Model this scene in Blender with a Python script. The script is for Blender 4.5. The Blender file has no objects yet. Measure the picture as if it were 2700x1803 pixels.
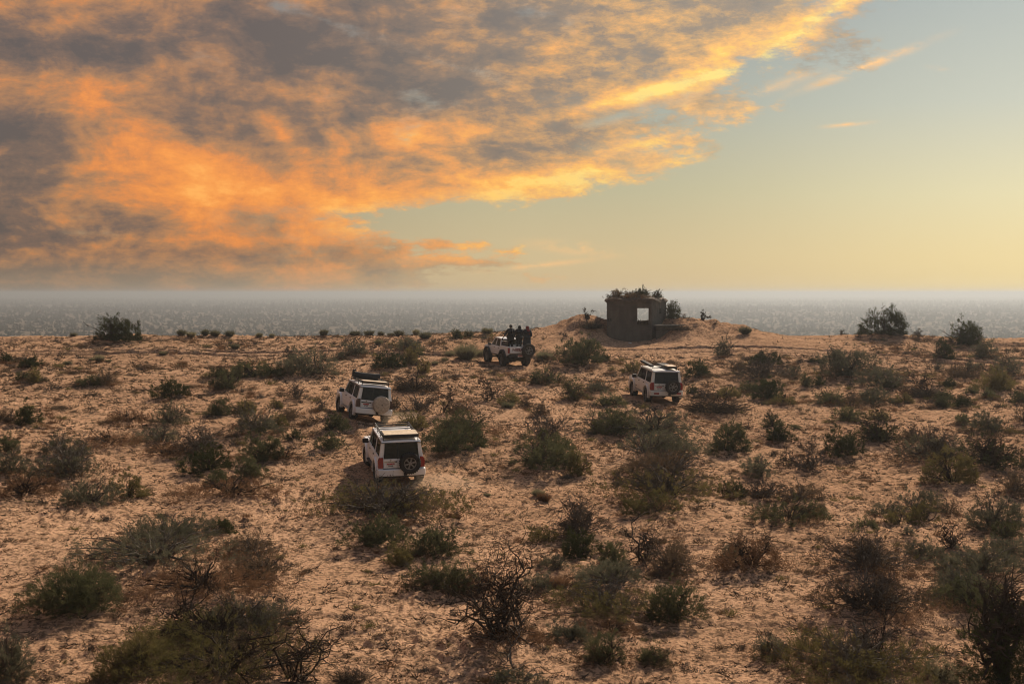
import bpy, bmesh, math, random
import numpy as np
from mathutils import Vector, Matrix, Euler

R = math.radians
scene = bpy.context.scene

# ------------------------------------------------------------------ camera
CAM_Z = 10.0
cam_data = bpy.data.cameras.new("camera")
cam_data.lens = 50.0
cam_data.sensor_width = 36.0
cam_data.clip_start = 0.1
cam_data.clip_end = 60000.0
cam = bpy.data.objects.new("camera", cam_data)
scene.collection.objects.link(cam)
cam.location = (0.0, 0.0, CAM_Z)
cam.rotation_euler = (R(90.0 - 1.978), 0.0, 0.0)
scene.camera = cam

# ------------------------------------------------------------------ view
scene.view_settings.view_transform = 'Standard'
scene.view_settings.look = 'None'
scene.view_settings.gamma = 1.0
scene.view_settings.use_curve_mapping = False
scene.view_settings.exposure = 0.47
scene.render.engine = 'CYCLES'
scene.cycles.max_bounces = 5
scene.cycles.diffuse_bounces = 2
scene.cycles.glossy_bounces = 2
scene.cycles.transmission_bounces = 4
scene.cycles.transparent_max_bounces = 8
scene.cycles.volume_bounces = 1
scene.cycles.filter_width = 1.0
scene.cycles.use_denoising = True
scene.cycles.use_adaptive_sampling = True
scene.cycles.adaptive_threshold = 0.02

# ------------------------------------------------------------------ sun
SUN_AZ, SUN_EL = R(24.0), R(35.0)      # to the right of the view, in front of the camera
sun_dir = Vector((math.sin(SUN_AZ) * math.cos(SUN_EL), math.cos(SUN_AZ) * math.cos(SUN_EL), math.sin(SUN_EL)))
sun_data = bpy.data.lights.new("sun", 'SUN')
sun_data.energy = 5.0
sun_data.color = (1.0, 0.84, 0.66)
sun_data.angle = R(0.5)
sun = bpy.data.objects.new("sun", sun_data)
scene.collection.objects.link(sun)
sun.rotation_euler = (-sun_dir).to_track_quat('-Z', 'Y').to_euler()
sun.location = sun_dir * 200


# ------------------------------------------------------------------ node expressions
class E:
    """A shader socket that can be written as arithmetic."""
    nt = None

    def __init__(self, s):
        self.s = s

    @staticmethod
    def put(node, idx, v):
        if isinstance(v, E):
            E.nt.links.new(v.s, node.inputs[idx])
        else:
            node.inputs[idx].default_value = v

    @staticmethod
    def op(o, a, b=None, c=None, clamp=False):
        n = E.nt.nodes.new('ShaderNodeMath')
        n.operation = o
        n.use_clamp = clamp
        E.put(n, 0, a)
        if b is not None:
            E.put(n, 1, b)
        if c is not None:
            E.put(n, 2, c)
        return E(n.outputs[0])

    def __add__(a, b): return E.op('ADD', a, b)
    __radd__ = __add__
    def __sub__(a, b): return E.op('SUBTRACT', a, b)
    def __rsub__(a, b): return E.op('SUBTRACT', b, a)
    def __mul__(a, b): return E.op('MULTIPLY', a, b)
    __rmul__ = __mul__
    def __truediv__(a, b): return E.op('DIVIDE', a, b)


def e_clamp(a):
    return E.op('MULTIPLY', a, 1.0, clamp=True)


def e_smooth(lo, hi, x, a=0.0, b=1.0):
    n = E.nt.nodes.new('ShaderNodeMapRange')
    n.interpolation_type = 'SMOOTHSTEP'
    E.put(n, 0, x)
    n.inputs[1].default_value = lo
    n.inputs[2].default_value = hi
    n.inputs[3].default_value = a
    n.inputs[4].default_value = b
    return E(n.outputs[0])


def e_xyz(x, y, z):
    n = E.nt.nodes.new('ShaderNodeCombineXYZ')
    for i, v in enumerate((x, y, z)):
        E.put(n, i, v)
    return E(n.outputs[0])


def e_noise(vec, scale, detail=6.0, rough=0.55, dist=0.0, dims='3D', lac=2.0, out=0):
    n = E.nt.nodes.new('ShaderNodeTexNoise')
    n.noise_dimensions = dims
    E.nt.links.new(vec.s, n.inputs['Vector'])
    n.inputs['Scale'].default_value = scale
    n.inputs['Detail'].default_value = detail
    n.inputs['Roughness'].default_value = rough
    n.inputs['Lacunarity'].default_value = lac
    n.inputs['Distortion'].default_value = dist
    return E(n.outputs[out])


def e_ramp(x, stops, interp='LINEAR'):
    n = E.nt.nodes.new('ShaderNodeValToRGB')
    E.put(n, 0, x)
    cr = n.color_ramp
    cr.interpolation = interp
    while len(cr.elements) < len(stops):
        cr.elements.new(0.5)
    for el, (p, c) in zip(cr.elements, stops):
        el.position = p
        el.color = (c[0], c[1], c[2], 1.0) if not isinstance(c, (int, float)) else (c, c, c, 1.0)
    return E(n.outputs[0])


def e_mix(f, a, b, blend='MIX'):
    n = E.nt.nodes.new('ShaderNodeMix')
    n.data_type = 'RGBA'
    n.blend_type = blend
    E.put(n, 0, f)
    for i, v in ((6, a), (7, b)):
        if isinstance(v, E):
            E.nt.links.new(v.s, n.inputs[i])
        else:
            n.inputs[i].default_value = (v[0], v[1], v[2], 1.0)
    return E(n.outputs[2])


def e_curve(x, pts, lo, hi):
    """piecewise curve of x; pts = [(x, y)], lo/hi the range of x shown by the ramp"""
    n = E.nt.nodes.new('ShaderNodeFloatCurve')
    mx = (x - lo) / (hi - lo)
    E.put(n, 1, e_clamp(mx))
    ys = [p[1] for p in pts]
    y0, y1 = min(ys), max(ys)
    cm = n.mapping
    c = cm.curves[0]
    P = [((a - lo) / (hi - lo), (b - y0) / (y1 - y0)) for a, b in pts]
    c.points[0].location = P[0]
    c.points[1].location = P[-1]
    for p in P[1:-1]:
        c.points.new(*p)
    cm.update()
    return E(n.outputs[0]) * (y1 - y0) + y0


def s2l(r, g, b):
    f = lambda c: (c / 255.0 / 12.92) if c <= 10.3 else ((c / 255.0 + 0.055) / 1.055) ** 2.4
    return (f(r), f(g), f(b))


# ------------------------------------------------------------------ sky
world = bpy.data.worlds.new("World")
scene.world = world
world.use_nodes = True
world.cycles.sampling_method = 'MANUAL'
world.cycles.sample_map_resolution = 256
nt = world.node_tree
for n in list(nt.nodes):
    nt.nodes.remove(n)
E.nt = nt
tc = nt.nodes.new('ShaderNodeTexCoord')
dirv = E(tc.outputs['Generated'])
sep = nt.nodes.new('ShaderNodeSeparateXYZ')
nt.links.new(dirv.s, sep.inputs[0])
dx, dy, dz = (E(sep.outputs[i]) for i in range(3))
az = E.op('ARCTAN2', dx, dy)               # 0 straight ahead, positive to the right
X = az * 3.75 + 1.35
Y = 0.772 - E.op('ARCSINE', dz) * 3.75     # 0.772 at the horizon, falling upwards
P = e_xyz(X, Y, 0.0)


def e_map(vec, loc=(0, 0, 0), rot=0.0, scale=(1, 1, 1), kind='POINT'):
    n = nt.nodes.new('ShaderNodeMapping')
    n.vector_type = kind
    n.inputs['Location'].default_value = loc
    n.inputs['Rotation'].default_value = (0.0, 0.0, R(rot))
    n.inputs['Scale'].default_value = scale
    nt.links.new(vec.s, n.inputs[0])
    return E(n.outputs[0])


def blobs(rows):
    """sum of soft ellipses: centre x, y, radii, tilt (degrees, rising to the right), weight"""
    out = None
    for cx, cy, rx, ry, rot, amp in rows:
        m = e_map(P, (cx, cy, 0), -rot, (rx * 1.75, ry * 1.75, 1), 'TEXTURE')
        g = nt.nodes.new('ShaderNodeTexGradient')
        g.gradient_type = 'QUADRATIC_SPHERE'
        nt.links.new(m.s, g.inputs[0])
        o = E.op('MULTIPLY_ADD', E(g.outputs[1]), amp, 0.0 if out is None else out)
        out = o
    return out


# clear sky: bright and cream towards the sun, grey-blue higher up, dimmer away from the sun
sky = nt.nodes.new('ShaderNodeTexSky')
sky.sky_type = 'NISHITA'
sky.sun_disc = False
sky.sun_elevation = SUN_EL
sky.sun_rotation = SUN_AZ
sky.dust_density = 4.0
nish = E(sky.outputs[0])

up = e_clamp((0.772 - Y) * (1.0 / 0.772))
left_ramp = e_ramp(up, [(0.0, s2l(152, 134, 110)), (0.10, s2l(158, 139, 110)), (0.30, s2l(140, 133, 112)), (0.6, s2l(120, 122, 117)), (1.0, s2l(106, 116, 120))])
right_ramp = e_ramp(up, [(0.0, s2l(238, 212, 150)), (0.12, s2l(236, 214, 158)), (0.32, s2l(224, 214, 172)), (0.62, s2l(190, 194, 180)), (1.0, s2l(158, 170, 170))])
mid_ramp = e_ramp(up, [(0.0, s2l(208, 180, 134)), (0.12, s2l(204, 183, 140)), (0.35, s2l(180, 174, 142)), (0.62, s2l(154, 160, 149)), (1.0, s2l(124, 136, 140))])
clear = e_mix(e_smooth(0.1, 1.5, X), left_ramp, mid_ramp)
clear = e_mix(e_smooth(1.5, 2.85, X), clear, right_ramp)
clear = e_mix(e_smooth(0.1, -1.6, Y), clear, (0.185, 0.235, 0.33))      # the blue of the open sky overhead

# cloud deck with a ragged edge running from the upper right down to the horizon at the centre
streakR = e_map(P, rot=14, scale=(1.0, 2.5, 1.0))
streakL = e_map(P, rot=-15, scale=(1.0, 2.2, 1.0))
flat = e_map(P, scale=(1.0, 4.5, 1.0))
nR = e_noise(streakR, 2.3, 7.0, 0.62, 0.0, '2D')
nR2 = e_noise(streakR, 5.5, 8.0, 0.70, 0.12, '2D')
nL = e_noise(streakL, 2.1, 8.0, 0.66, 0.12, '2D')
nF = e_noise(flat, 2.2, 6.0, 0.62, 0.15, '2D')
puff = e_noise(e_map(P, scale=(1.0, 1.5, 1.0)), 4.4, 9.0, 0.62, 0.25, '2D')

edge = e_curve(Y, [(-2.2, 3.6), (-0.8, 3.0), (0.0, 2.44), (0.10, 2.28), (0.20, 2.08), (0.28, 1.98), (0.36, 1.88), (0.44, 1.80), (0.50, 1.60),
                   (0.545, 1.22), (0.575, 1.08), (0.62, 1.14), (0.66, 1.28), (0.72, 1.30), (0.76, 1.05)], -2.2, 0.76)
low = e_smooth(0.40, 0.62, Y)
fine = e_noise(e_map(P, rot=26, scale=(1.0, 2.6, 1.0)), 15.0, 5.0, 0.68, 0.2, '2D') - 0.5     # feathered wisps
sd = edge - X + (nR - 0.5) * 0.95 + (nF - 0.5) * 0.9 * low + (nR2 - 0.5) * 0.42 + fine * 0.30
mask = e_smooth(-0.04, 0.15, sd)

lit = blobs([
    (0.20, 0.03, 0.30, 0.09, 0, 0.44), (0.08, 0.25, 0.22, 0.06, 0, 0.44), (0.42, 0.40, 0.46, 0.11, -16, 0.50), (0.35, 0.46, 0.40, 0.06, 0, 0.12),
    (0.30, 0.53, 0.55, 0.035, 0, 0.26), (0.95, 0.53, 0.52, 0.075, 2, 0.50), (1.22, 0.36, 0.30, 0.08, 6, 0.34),
    (1.45, 0.48, 0.42, 0.06, 8, 0.50), (1.74, 0.245, 0.40, 0.024, 13, 0.72), (2.16, 0.07, 0.26, 0.04, 34, 0.64),
    (1.88, 0.17, 0.30, 0.05, 24, 0.36), (1.75, 0.37, 0.40, 0.06, 12, 0.40), (0.80, 0.64, 0.60, 0.06, 0, 0.42), (1.0, 0.60, 0.30, 0.05, 0, 0.25),
    (1.15, 0.68, 0.34, 0.04, 4, 0.30), (0.75, 0.36, 0.09, 0.04, -40, 0.44), (1.60, 0.10, 0.25, 0.05, 10, 0.14),
    (0.45, 0.18, 0.62, 0.10, -6, -0.22), (0.06, 0.37, 0.24, 0.045, -4, -0.28), (0.98, 0.20, 0.38, 0.07, -14, -0.18),
    (0.10, 0.62, 0.34, 0.05, 0, -0.22), (0.75, 0.10, 0.35, 0.05, -16, -0.22), (1.02, 0.41, 0.13, 0.04, 0, -0.26)])

tone = 0.29 + lit + (nL - 0.5) * 0.8 + (nR2 - 0.5) * e_smooth(0.6, 1.7, X, 0.30, 1.0) + (puff - 0.5) * e_smooth(0.6, 1.9, X, 1.25, 0.8) + (nF - 0.5) * 0.8 * low
tone = tone + e_smooth(0.50, 0.0, sd, 0.0, 0.14)          # thin edges are lit through
tone = tone + fine * e_smooth(0.5, 1.8, X, 0.35, 0.75)
tonec = e_clamp((tone - 0.42) * 0.98 + 0.40)
warm = e_ramp(tonec, [(0.0, s2l(92, 81, 77)), (0.20, s2l(120, 96, 82)), (0.42, s2l(172, 122, 82)), (0.62, s2l(222, 136, 68)),
                      (0.80, s2l(243, 150, 66)), (1.0, s2l(254, 174, 82))])
yellow = e_ramp(tonec, [(0.0, s2l(128, 120, 112)), (0.25, s2l(150, 132, 112)), (0.45, s2l(198, 158, 108)), (0.65, s2l(238, 178, 104)),
                        (0.85, s2l(255, 200, 96)), (1.0, s2l(255, 224, 118))])
cloud = e_mix(e_smooth(0.6, 2.0, X), warm, yellow)
cloud = e_mix(e_smooth(0.66, 0.76, Y, 0.0, 0.55), cloud, clear)
# gaps where blue-grey sky shows through the deck
gap = blobs([(1.12, 0.27, 0.16, 0.06, -10, 0.75), (1.38, 0.05, 0.22, 0.06, 0, 0.65), (0.85, 0.07, 0.35, 0.03, -16, 0.5), (1.5, 0.405, 0.18, 0.022, 8, 0.6),
             (1.62, 0.315, 0.24, 0.028, 14, 0.85), (0.25, 0.62, 0.30, 0.03, 0, 0.5), (1.15, 0.17, 0.4, 0.03, -16, 0.5), (0.3, 0.58, 0.3, 0.02, 0, 0.4)])
holes = e_smooth(0.30, 0.95, gap + (nR2 - 0.5) * 1.3 + (puff - 0.5) * 1.5)
cover = e_smooth(-1.5, -0.15, Y, 0.4, 1.0) * mask * (1.0 - holes * 0.8) * e_smooth(0.25, 0.75, sd + nR2 * 0.6, 0.68, 1.0)
# stray wisps in the clear part
wisp = blobs([(2.26, 0.20, 0.16, 0.013, 19, 1.25), (2.21, 0.345, 0.06, 0.006, 4, 1.0), (1.53, 0.655, 0.13, 0.018, -5, 0.9), (2.44, 0.215, 0.03, 0.006, -12, 0.5),
              (1.42, 0.70, 0.16, 0.008, 6, 0.8), (2.02, 0.25, 0.16, 0.016, 19, 0.6)])
wispm = e_clamp(wisp * e_smooth(0.34, 0.60, nR2))
skycol = e_mix(cover, clear, cloud)
skycol = e_mix(wispm, skycol, s2l(250, 194, 128))
# the light falls off away from the sun's side of the sky
sd_dot = dx * sun_dir.x + dy * sun_dir.y + dz * sun_dir.z
fall = e_smooth(-0.75, 0.55, sd_dot, 0.38, 0.725)
bg = nt.nodes.new('ShaderNodeBackground')
nt.links.new(fall.s, bg.inputs[1])
nt.links.new(skycol.s, bg.inputs[0])
bg2 = nt.nodes.new('ShaderNodeBackground')
bg2.inputs[1].default_value = 0.004
nt.links.new(nish.s, bg2.inputs[0])
addb = nt.nodes.new('ShaderNodeAddShader')
nt.links.new(bg.outputs[0], addb.inputs[0])
nt.links.new(bg2.outputs[0], addb.inputs[1])
wout = nt.nodes.new('ShaderNodeOutputWorld')
nt.links.new(addb.outputs[0], wout.inputs[0])


# ================================================================== helpers
COL = scene.collection


def tag(o, label=None, cat=None, group=None, kind=None):
    if label:
        o["label"] = label
    if cat:
        o["category"] = cat
    if group:
        o["group"] = group
    if kind:
        o["kind"] = kind
    return o


def link(o, parent=None):
    COL.objects.link(o)
    if parent is not None:
        o.parent = parent
    return o


def empty(name, loc=(0, 0, 0), rot=(0, 0, 0)):
    o = bpy.data.objects.new(name, None)
    o.empty_display_size = 0.3
    o.location = loc
    o.rotation_euler = rot
    return link(o)


def mesh_np(name, verts, faces, mat=None, smooth=False):
    """mesh from numpy arrays; faces is an (n, 3) or (n, 4) array"""
    verts = np.ascontiguousarray(verts, dtype=np.float32)
    faces = np.ascontiguousarray(faces, dtype=np.int32)
    me = bpy.data.meshes.new(name)
    k = faces.shape[1]
    me.vertices.add(len(verts))
    me.vertices.foreach_set('co', verts.ravel())
    me.loops.add(faces.size)
    me.loops.foreach_set('vertex_index', faces.ravel())
    me.polygons.add(len(faces))
    me.polygons.foreach_set('loop_start', np.arange(0, faces.size, k, dtype=np.int32))
    if smooth:
        me.polygons.foreach_set('use_smooth', np.ones(len(faces), dtype=bool))
    me.update(calc_edges=True)
    if mat:
        me.materials.append(mat)
    return me


class MB:
    """collects simple solids and links them as ONE mesh object"""

    def __init__(self):
        self.bm = bmesh.new()

    def box(self, x0, x1, y0, y1, z0, z1):
        v = [self.bm.verts.new((x, y, z)) for z in (z0, z1) for y in (y0, y1) for x in (x0, x1)]
        for f in ((0, 2, 3, 1), (4, 5, 7, 6), (0, 1, 5, 4), (2, 6, 7, 3), (0, 4, 6, 2), (1, 3, 7, 5)):
            self.bm.faces.new([v[i] for i in f])
        return self

    def hexa(self, lo, hi):
        """lo, hi: four corners each, same winding (counter-clockwise seen from above)"""
        a = [self.bm.verts.new(p) for p in lo]
        b = [self.bm.verts.new(p) for p in hi]
        self.bm.faces.new(a[::-1])
        self.bm.faces.new(b)
        for i in range(4):
            j = (i + 1) % 4
            self.bm.faces.new((a[i], a[j], b[j], b[i]))
        return self

    def prism(self, pts, axis, a, b):
        """polygon pts extruded along an axis from a to b; axis x: pts are (y, z); y: (x, z); z: (x, y)"""
        def P(p, t):
            return {'x': (t, p[0], p[1]), 'y': (p[0], t, p[1]), 'z': (p[0], p[1], t)}[axis]
        A = [self.bm.verts.new(P(p, a)) for p in pts]
        B = [self.bm.verts.new(P(p, b)) for p in pts]
        self.bm.faces.new(A[::-1])
        self.bm.faces.new(B)
        n = len(pts)
        for i in range(n):
            j = (i + 1) % n
            self.bm.faces.new((A[i], A[j], B[j], B[i]))
        return self

    def tube(self, path, r, seg=8, r1=None):
        path = [Vector(p) for p in path]
        rings = []
        n = len(path)
        for i, p in enumerate(path):
            t = (path[min(i + 1, n - 1)] - path[max(i - 1, 0)]).normalized()
            u = t.orthogonal().normalized() if i == 0 else (u - t * u.dot(t)).normalized()
            w = t.cross(u)
            rr = r if r1 is None else r + (r1 - r) * i / max(1, n - 1)
            rings.append([self.bm.verts.new(p + (u * math.cos(a) + w * math.sin(a)) * rr) for a in [2 * math.pi * k / seg for k in range(seg)]])
        for A, B in zip(rings, rings[1:]):
            for k in range(seg):
                self.bm.faces.new((A[k], A[(k + 1) % seg], B[(k + 1) % seg], B[k]))
        self.bm.faces.new(rings[0][::-1])
        self.bm.faces.new(rings[-1])
        return self

    def lathe(self, prof, seg=24, axis='x', centre=(0, 0, 0), closed=False):
        """prof: (along axis, radius) points"""
        cx, cy, cz = centre
        rings = []
        for t, r in prof:
            ring = []
            for k in range(seg):
                a = 2 * math.pi * k / seg
                c, s = r * math.cos(a), r * math.sin(a)
                p = {'x': (cx + t, cy + c, cz + s), 'y': (cx + s, cy + t, cz + c), 'z': (cx + c, cy + s, cz + t)}[axis]
                ring.append(self.bm.verts.new(p))
            rings.append(ring)
        pairs = list(zip(rings, rings[1:]))
        if closed:
            pairs.append((rings[-1], rings[0]))
        for A, B in pairs:
            for k in range(seg):
                self.bm.faces.new((A[k], A[(k + 1) % seg], B[(k + 1) % seg], B[k]))
        if not closed:
            self.bm.faces.new(rings[0][::-1])
            self.bm.faces.new(rings[-1])
        return self

    def cut(self, *levels):
        for z in levels:
            geom = self.bm.verts[:] + self.bm.edges[:] + self.bm.faces[:]
            bmesh.ops.bisect_plane(self.bm, geom=geom, plane_co=(0, 0, z), plane_no=(0, 0, 1))
        return self

    def warp(self, fn):
        for v in self.bm.verts:
            v.co = fn(v.co)
        return self

    def build(self, name, mat, parent=None, bevel=0.0, smooth=True, seg=2):
        bmesh.ops.recalc_face_normals(self.bm, faces=self.bm.faces)
        me = bpy.data.meshes.new(name)
        self.bm.to_mesh(me)
        self.bm.free()
        me.materials.append(mat)
        o = bpy.data.objects.new(name, me)
        if smooth:
            me.polygons.foreach_set('use_smooth', [True] * len(me.polygons))
            me.set_sharp_from_angle(angle=R(35))
        if bevel > 0:
            m = o.modifiers.new('bevel', 'BEVEL')
            m.width = bevel
            m.segments = seg
            m.limit_method = 'ANGLE'
            m.angle_limit = R(35)
            m.harden_normals = True
        return link(o, parent)


# ------------------------------------------------------------------ materials
def new_mat(name):
    m = bpy.data.materials.new(name)
    m.use_nodes = True
    E.nt = m.node_tree
    b = m.node_tree.nodes['Principled BSDF']
    return m, b


def mat_plain(name, col, rough=0.6, metal=0.0, var=0.12, scale=6.0, bump=0.0, spec=0.4):
    m, b = new_mat(name)
    t = m.node_tree.nodes.new('ShaderNodeTexCoord')
    n = e_noise(E(t.outputs['Object']), scale, 5.0, 0.6)
    c = e_mix(e_smooth(0.3, 0.7, n), tuple(x * (1 - var) for x in col), tuple(min(1, x * (1 + var)) for x in col))
    m.node_tree.links.new(c.s, b.inputs['Base Color'])
    b.inputs['Roughness'].default_value = rough
    b.inputs['Metallic'].default_value = metal
    b.inputs['Specular IOR Level'].default_value = spec
    if bump:
        bn = m.node_tree.nodes.new('ShaderNodeBump')
        bn.inputs['Strength'].default_value = bump
        bn.inputs['Distance'].default_value = 0.02
        m.node_tree.links.new(n.s, bn.inputs['Height'])
        m.node_tree.links.new(bn.outputs[0], b.inputs['Normal'])
    return m


def mat_paint(name, col, dust=(0.40, 0.29, 0.20), amount=0.14):
    """white car paint with road dust that thickens low on the body"""
    m, b = new_mat(name)
    t = m.node_tree.nodes.new('ShaderNodeTexCoord')
    ob = E(t.outputs['Object'])
    s = m.node_tree.nodes.new('ShaderNodeSeparateXYZ')
    m.node_tree.links.new(ob.s, s.inputs[0])
    z = E(s.outputs[2])
    n = e_noise(ob, 3.0, 6.0, 0.62)
    n2 = e_noise(ob, 14.0, 5.0, 0.6)
    d = e_smooth(1.25, 0.45, z + (n - 0.5) * 0.9)
    f = e_clamp(d * amount + e_smooth(0.5, 0.75, n2, 0.0, 0.08) + 0.02)
    c = e_mix(f, col, dust)
    m.node_tree.links.new(c.s, b.inputs['Base Color'])
    ro = 0.34 + f * 0.5
    m.node_tree.links.new(ro.s, b.inputs['Roughness'])
    b.inputs['Coat Weight'].default_value = 0.25
    b.inputs['Coat Roughness'].default_value = 0.15
    return m


def mat_glass(name, tint=(0.20, 0.22, 0.22), clear=0.62):
    """tinted pane that one can look through, with dust on it"""
    m, b = new_mat(name)
    n_t = m.node_tree
    out = n_t.nodes['Material Output']
    tr = n_t.nodes.new('ShaderNodeBsdfTransparent')
    tr.inputs[0].default_value = (tint[0], tint[1], tint[2], 1)
    b.inputs['Base Color'].default_value = (0.02, 0.024, 0.028, 1)
    b.inputs['Roughness'].default_value = 0.06
    b.inputs['Specular IOR Level'].default_value = 0.6
    t = n_t.nodes.new('ShaderNodeTexCoord')
    n = e_noise(E(t.outputs['Object']), 5.0, 5.0, 0.6)
    du = n_t.nodes.new('ShaderNodeBsdfDiffuse')
    du.inputs[0].default_value = (0.30, 0.23, 0.17, 1)
    mx = n_t.nodes.new('ShaderNodeMixShader')
    mx.inputs[0].default_value = clear
    n_t.links.new(b.outputs[0], mx.inputs[1])
    n_t.links.new(tr.outputs[0], mx.inputs[2])
    mx2 = n_t.nodes.new('ShaderNodeMixShader')
    f = e_smooth(0.35, 0.8, n, 0.02, 0.12)
    n_t.links.new(f.s, mx2.inputs[0])
    n_t.links.new(mx.outputs[0], mx2.inputs[1])
    n_t.links.new(du.outputs[0], mx2.inputs[2])
    n_t.links.new(mx2.outputs[0], out.inputs[0])
    return m


def mat_leaf(name, cols, trans=0.30, scale=2.2, rough=0.75):
    """foliage / twig colour: varies from clump to clump and from plant to plant"""
    m, b = new_mat(name)
    n_t = m.node_tree
    out = n_t.nodes['Material Output']
    g = n_t.nodes.new('ShaderNodeNewGeometry')
    oi = n_t.nodes.new('ShaderNodeObjectInfo')
    n = e_noise(E(g.outputs['Position']), scale, 3.0, 0.6)
    rnd = E(g.outputs['Random Per Island'])
    f = e_clamp((n - 0.5) * 1.5 + 0.5 + (rnd - 0.5) * 0.35 + (E(oi.outputs['Random']) - 0.5) * 0.5)
    k = len(cols) - 1
    c = e_ramp(f, [(i / k, col) for i, col in enumerate(cols)])
    d = n_t.nodes.new('ShaderNodeBsdfDiffuse')
    n_t.links.new(c.s, d.inputs[0])
    t = n_t.nodes.new('ShaderNodeBsdfTranslucent')
    n_t.links.new(c.s, t.inputs[0])
    mx = n_t.nodes.new('ShaderNodeMixShader')
    mx.inputs[0].default_value = trans
    n_t.links.new(d.outputs[0], mx.inputs[1])
    n_t.links.new(t.outputs[0], mx.inputs[2])
    n_t.links.new(mx.outputs[0], out.inputs[0])
    n_t.nodes.remove(b)
    return m


M = {}
M['green'] = mat_leaf('leaf_green', [(0.049, 0.051, 0.026), (0.085, 0.086, 0.041), (0.128, 0.123, 0.060)])
M['grey_green'] = mat_leaf('leaf_grey_green', [(0.071, 0.071, 0.047), (0.112, 0.107, 0.068), (0.164, 0.151, 0.098)])
M['pale'] = mat_leaf('leaf_pale', [(0.132, 0.127, 0.072), (0.187, 0.171, 0.099), (0.253, 0.220, 0.132)])
M['olive'] = mat_leaf('leaf_olive', [(0.086, 0.077, 0.029), (0.137, 0.114, 0.045), (0.193, 0.151, 0.062)])
M['dark'] = mat_leaf('leaf_dark', [(0.029, 0.033, 0.015), (0.049, 0.055, 0.022), (0.073, 0.077, 0.031)], 0.18)
M['rust'] = mat_leaf('dry_rust', [(0.105, 0.058, 0.032), (0.165, 0.092, 0.050), (0.235, 0.138, 0.078)], 0.25)
M['brown'] = mat_leaf('dry_brown', [(0.081, 0.055, 0.034), (0.132, 0.092, 0.057), (0.190, 0.136, 0.086)], 0.2)
M['twig'] = mat_leaf('twig_grey', [(0.063, 0.053, 0.044), (0.109, 0.092, 0.076), (0.172, 0.149, 0.124)], 0.0)
M['bark'] = mat_leaf('bark_dark', [(0.030, 0.024, 0.019), (0.052, 0.041, 0.032), (0.085, 0.068, 0.053)], 0.0)


# ================================================================== the shape of the ground
_prm = np.random.RandomState(7).permutation(512).astype(np.int64)
_ang = np.random.RandomState(11).rand(512) * 2 * np.pi
_gx, _gy = np.cos(_ang), np.sin(_ang)


def perlin(x, y, seed=0):
    x = np.asarray(x, dtype=np.float64)
    y = np.asarray(y, dtype=np.float64)
    xi = np.floor(x).astype(np.int64)
    yi = np.floor(y).astype(np.int64)
    xf, yf = x - xi, y - yi
    u = xf * xf * xf * (xf * (xf * 6 - 15) + 10)
    v = yf * yf * yf * (yf * (yf * 6 - 15) + 10)

    def g(ix, iy, fx, fy):
        h = _prm[(_prm[(ix + seed * 37) & 511] + iy) & 511]
        return _gx[h] * fx + _gy[h] * fy
    a = g(xi, yi, xf, yf)
    b = g(xi + 1, yi, xf - 1, yf)
    c = g(xi, yi + 1, xf, yf - 1)
    d = g(xi + 1, yi + 1, xf - 1, yf - 1)
    return (a + u * (b - a)) + v * ((c + u * (d - c)) - (a + u * (b - a)))     # about -0.7 .. 0.7


def sstep(a, b, x):
    t = np.clip((x - a) / (b - a), 0, 1)
    return t * t * (3 - 2 * t)


# height along the view, relative to the camera
PROF_Y = np.array([-60, 0, 20, 32, 45, 55, 62, 69.4, 77, 86, 94, 100, 106, 112, 118, 128, 150, 200, 280, 420, 700, 30000.])
PROF_Z = np.array([-12, -10.6, -9.8, -9.05, -8.32, -7.76, -7.25, -6.86, -6.48, -6.02, -5.55, -5.12, -4.72, -4.42, -4.75, -6.5, -12.5, -23, -32, -36.5, -38, -38.])

PROF_Z = PROF_Z + 0.0080 * np.clip(PROF_Y, 0, 118) * (PROF_Y < 150)

# vehicles: middle of the rear axle x, y, z (relative to the camera), heading, pitch (nose up), roll (right side down), wheelbase
VEH = {
    'front': (-4.43, 55.1, -7.32, 13.0, 6.0, -1.0),
    'left': (-7.04, 69.4, -6.26, 18.5, 3.0, 6.0),
    'right': (8.14, 77.3, -5.94, 9.5, 3.0, 0.8),
    'pickup': (0.13, 93.75, -4.80, 20.5, 2.5, 0.5),
}


CREST_X = np.array([-60, -40, -36, -31, -27, -20, -9, -4.5, -0.6, 1.5, 4.5, 6, 9, 14.6, 18, 20.0, 22.4, 26.9, 31.3, 36, 60.])
CREST_Z = np.array([0.2, 0.2, 0.45, 0.40, 0.02, 0, 0.05, 0.38, 0.42, 0.35, 0.50, 0.35, 0.0, 0.15, 0.80, 0.55, 0.34, 0.52, 0.30, 0.0, 0.0])


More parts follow.
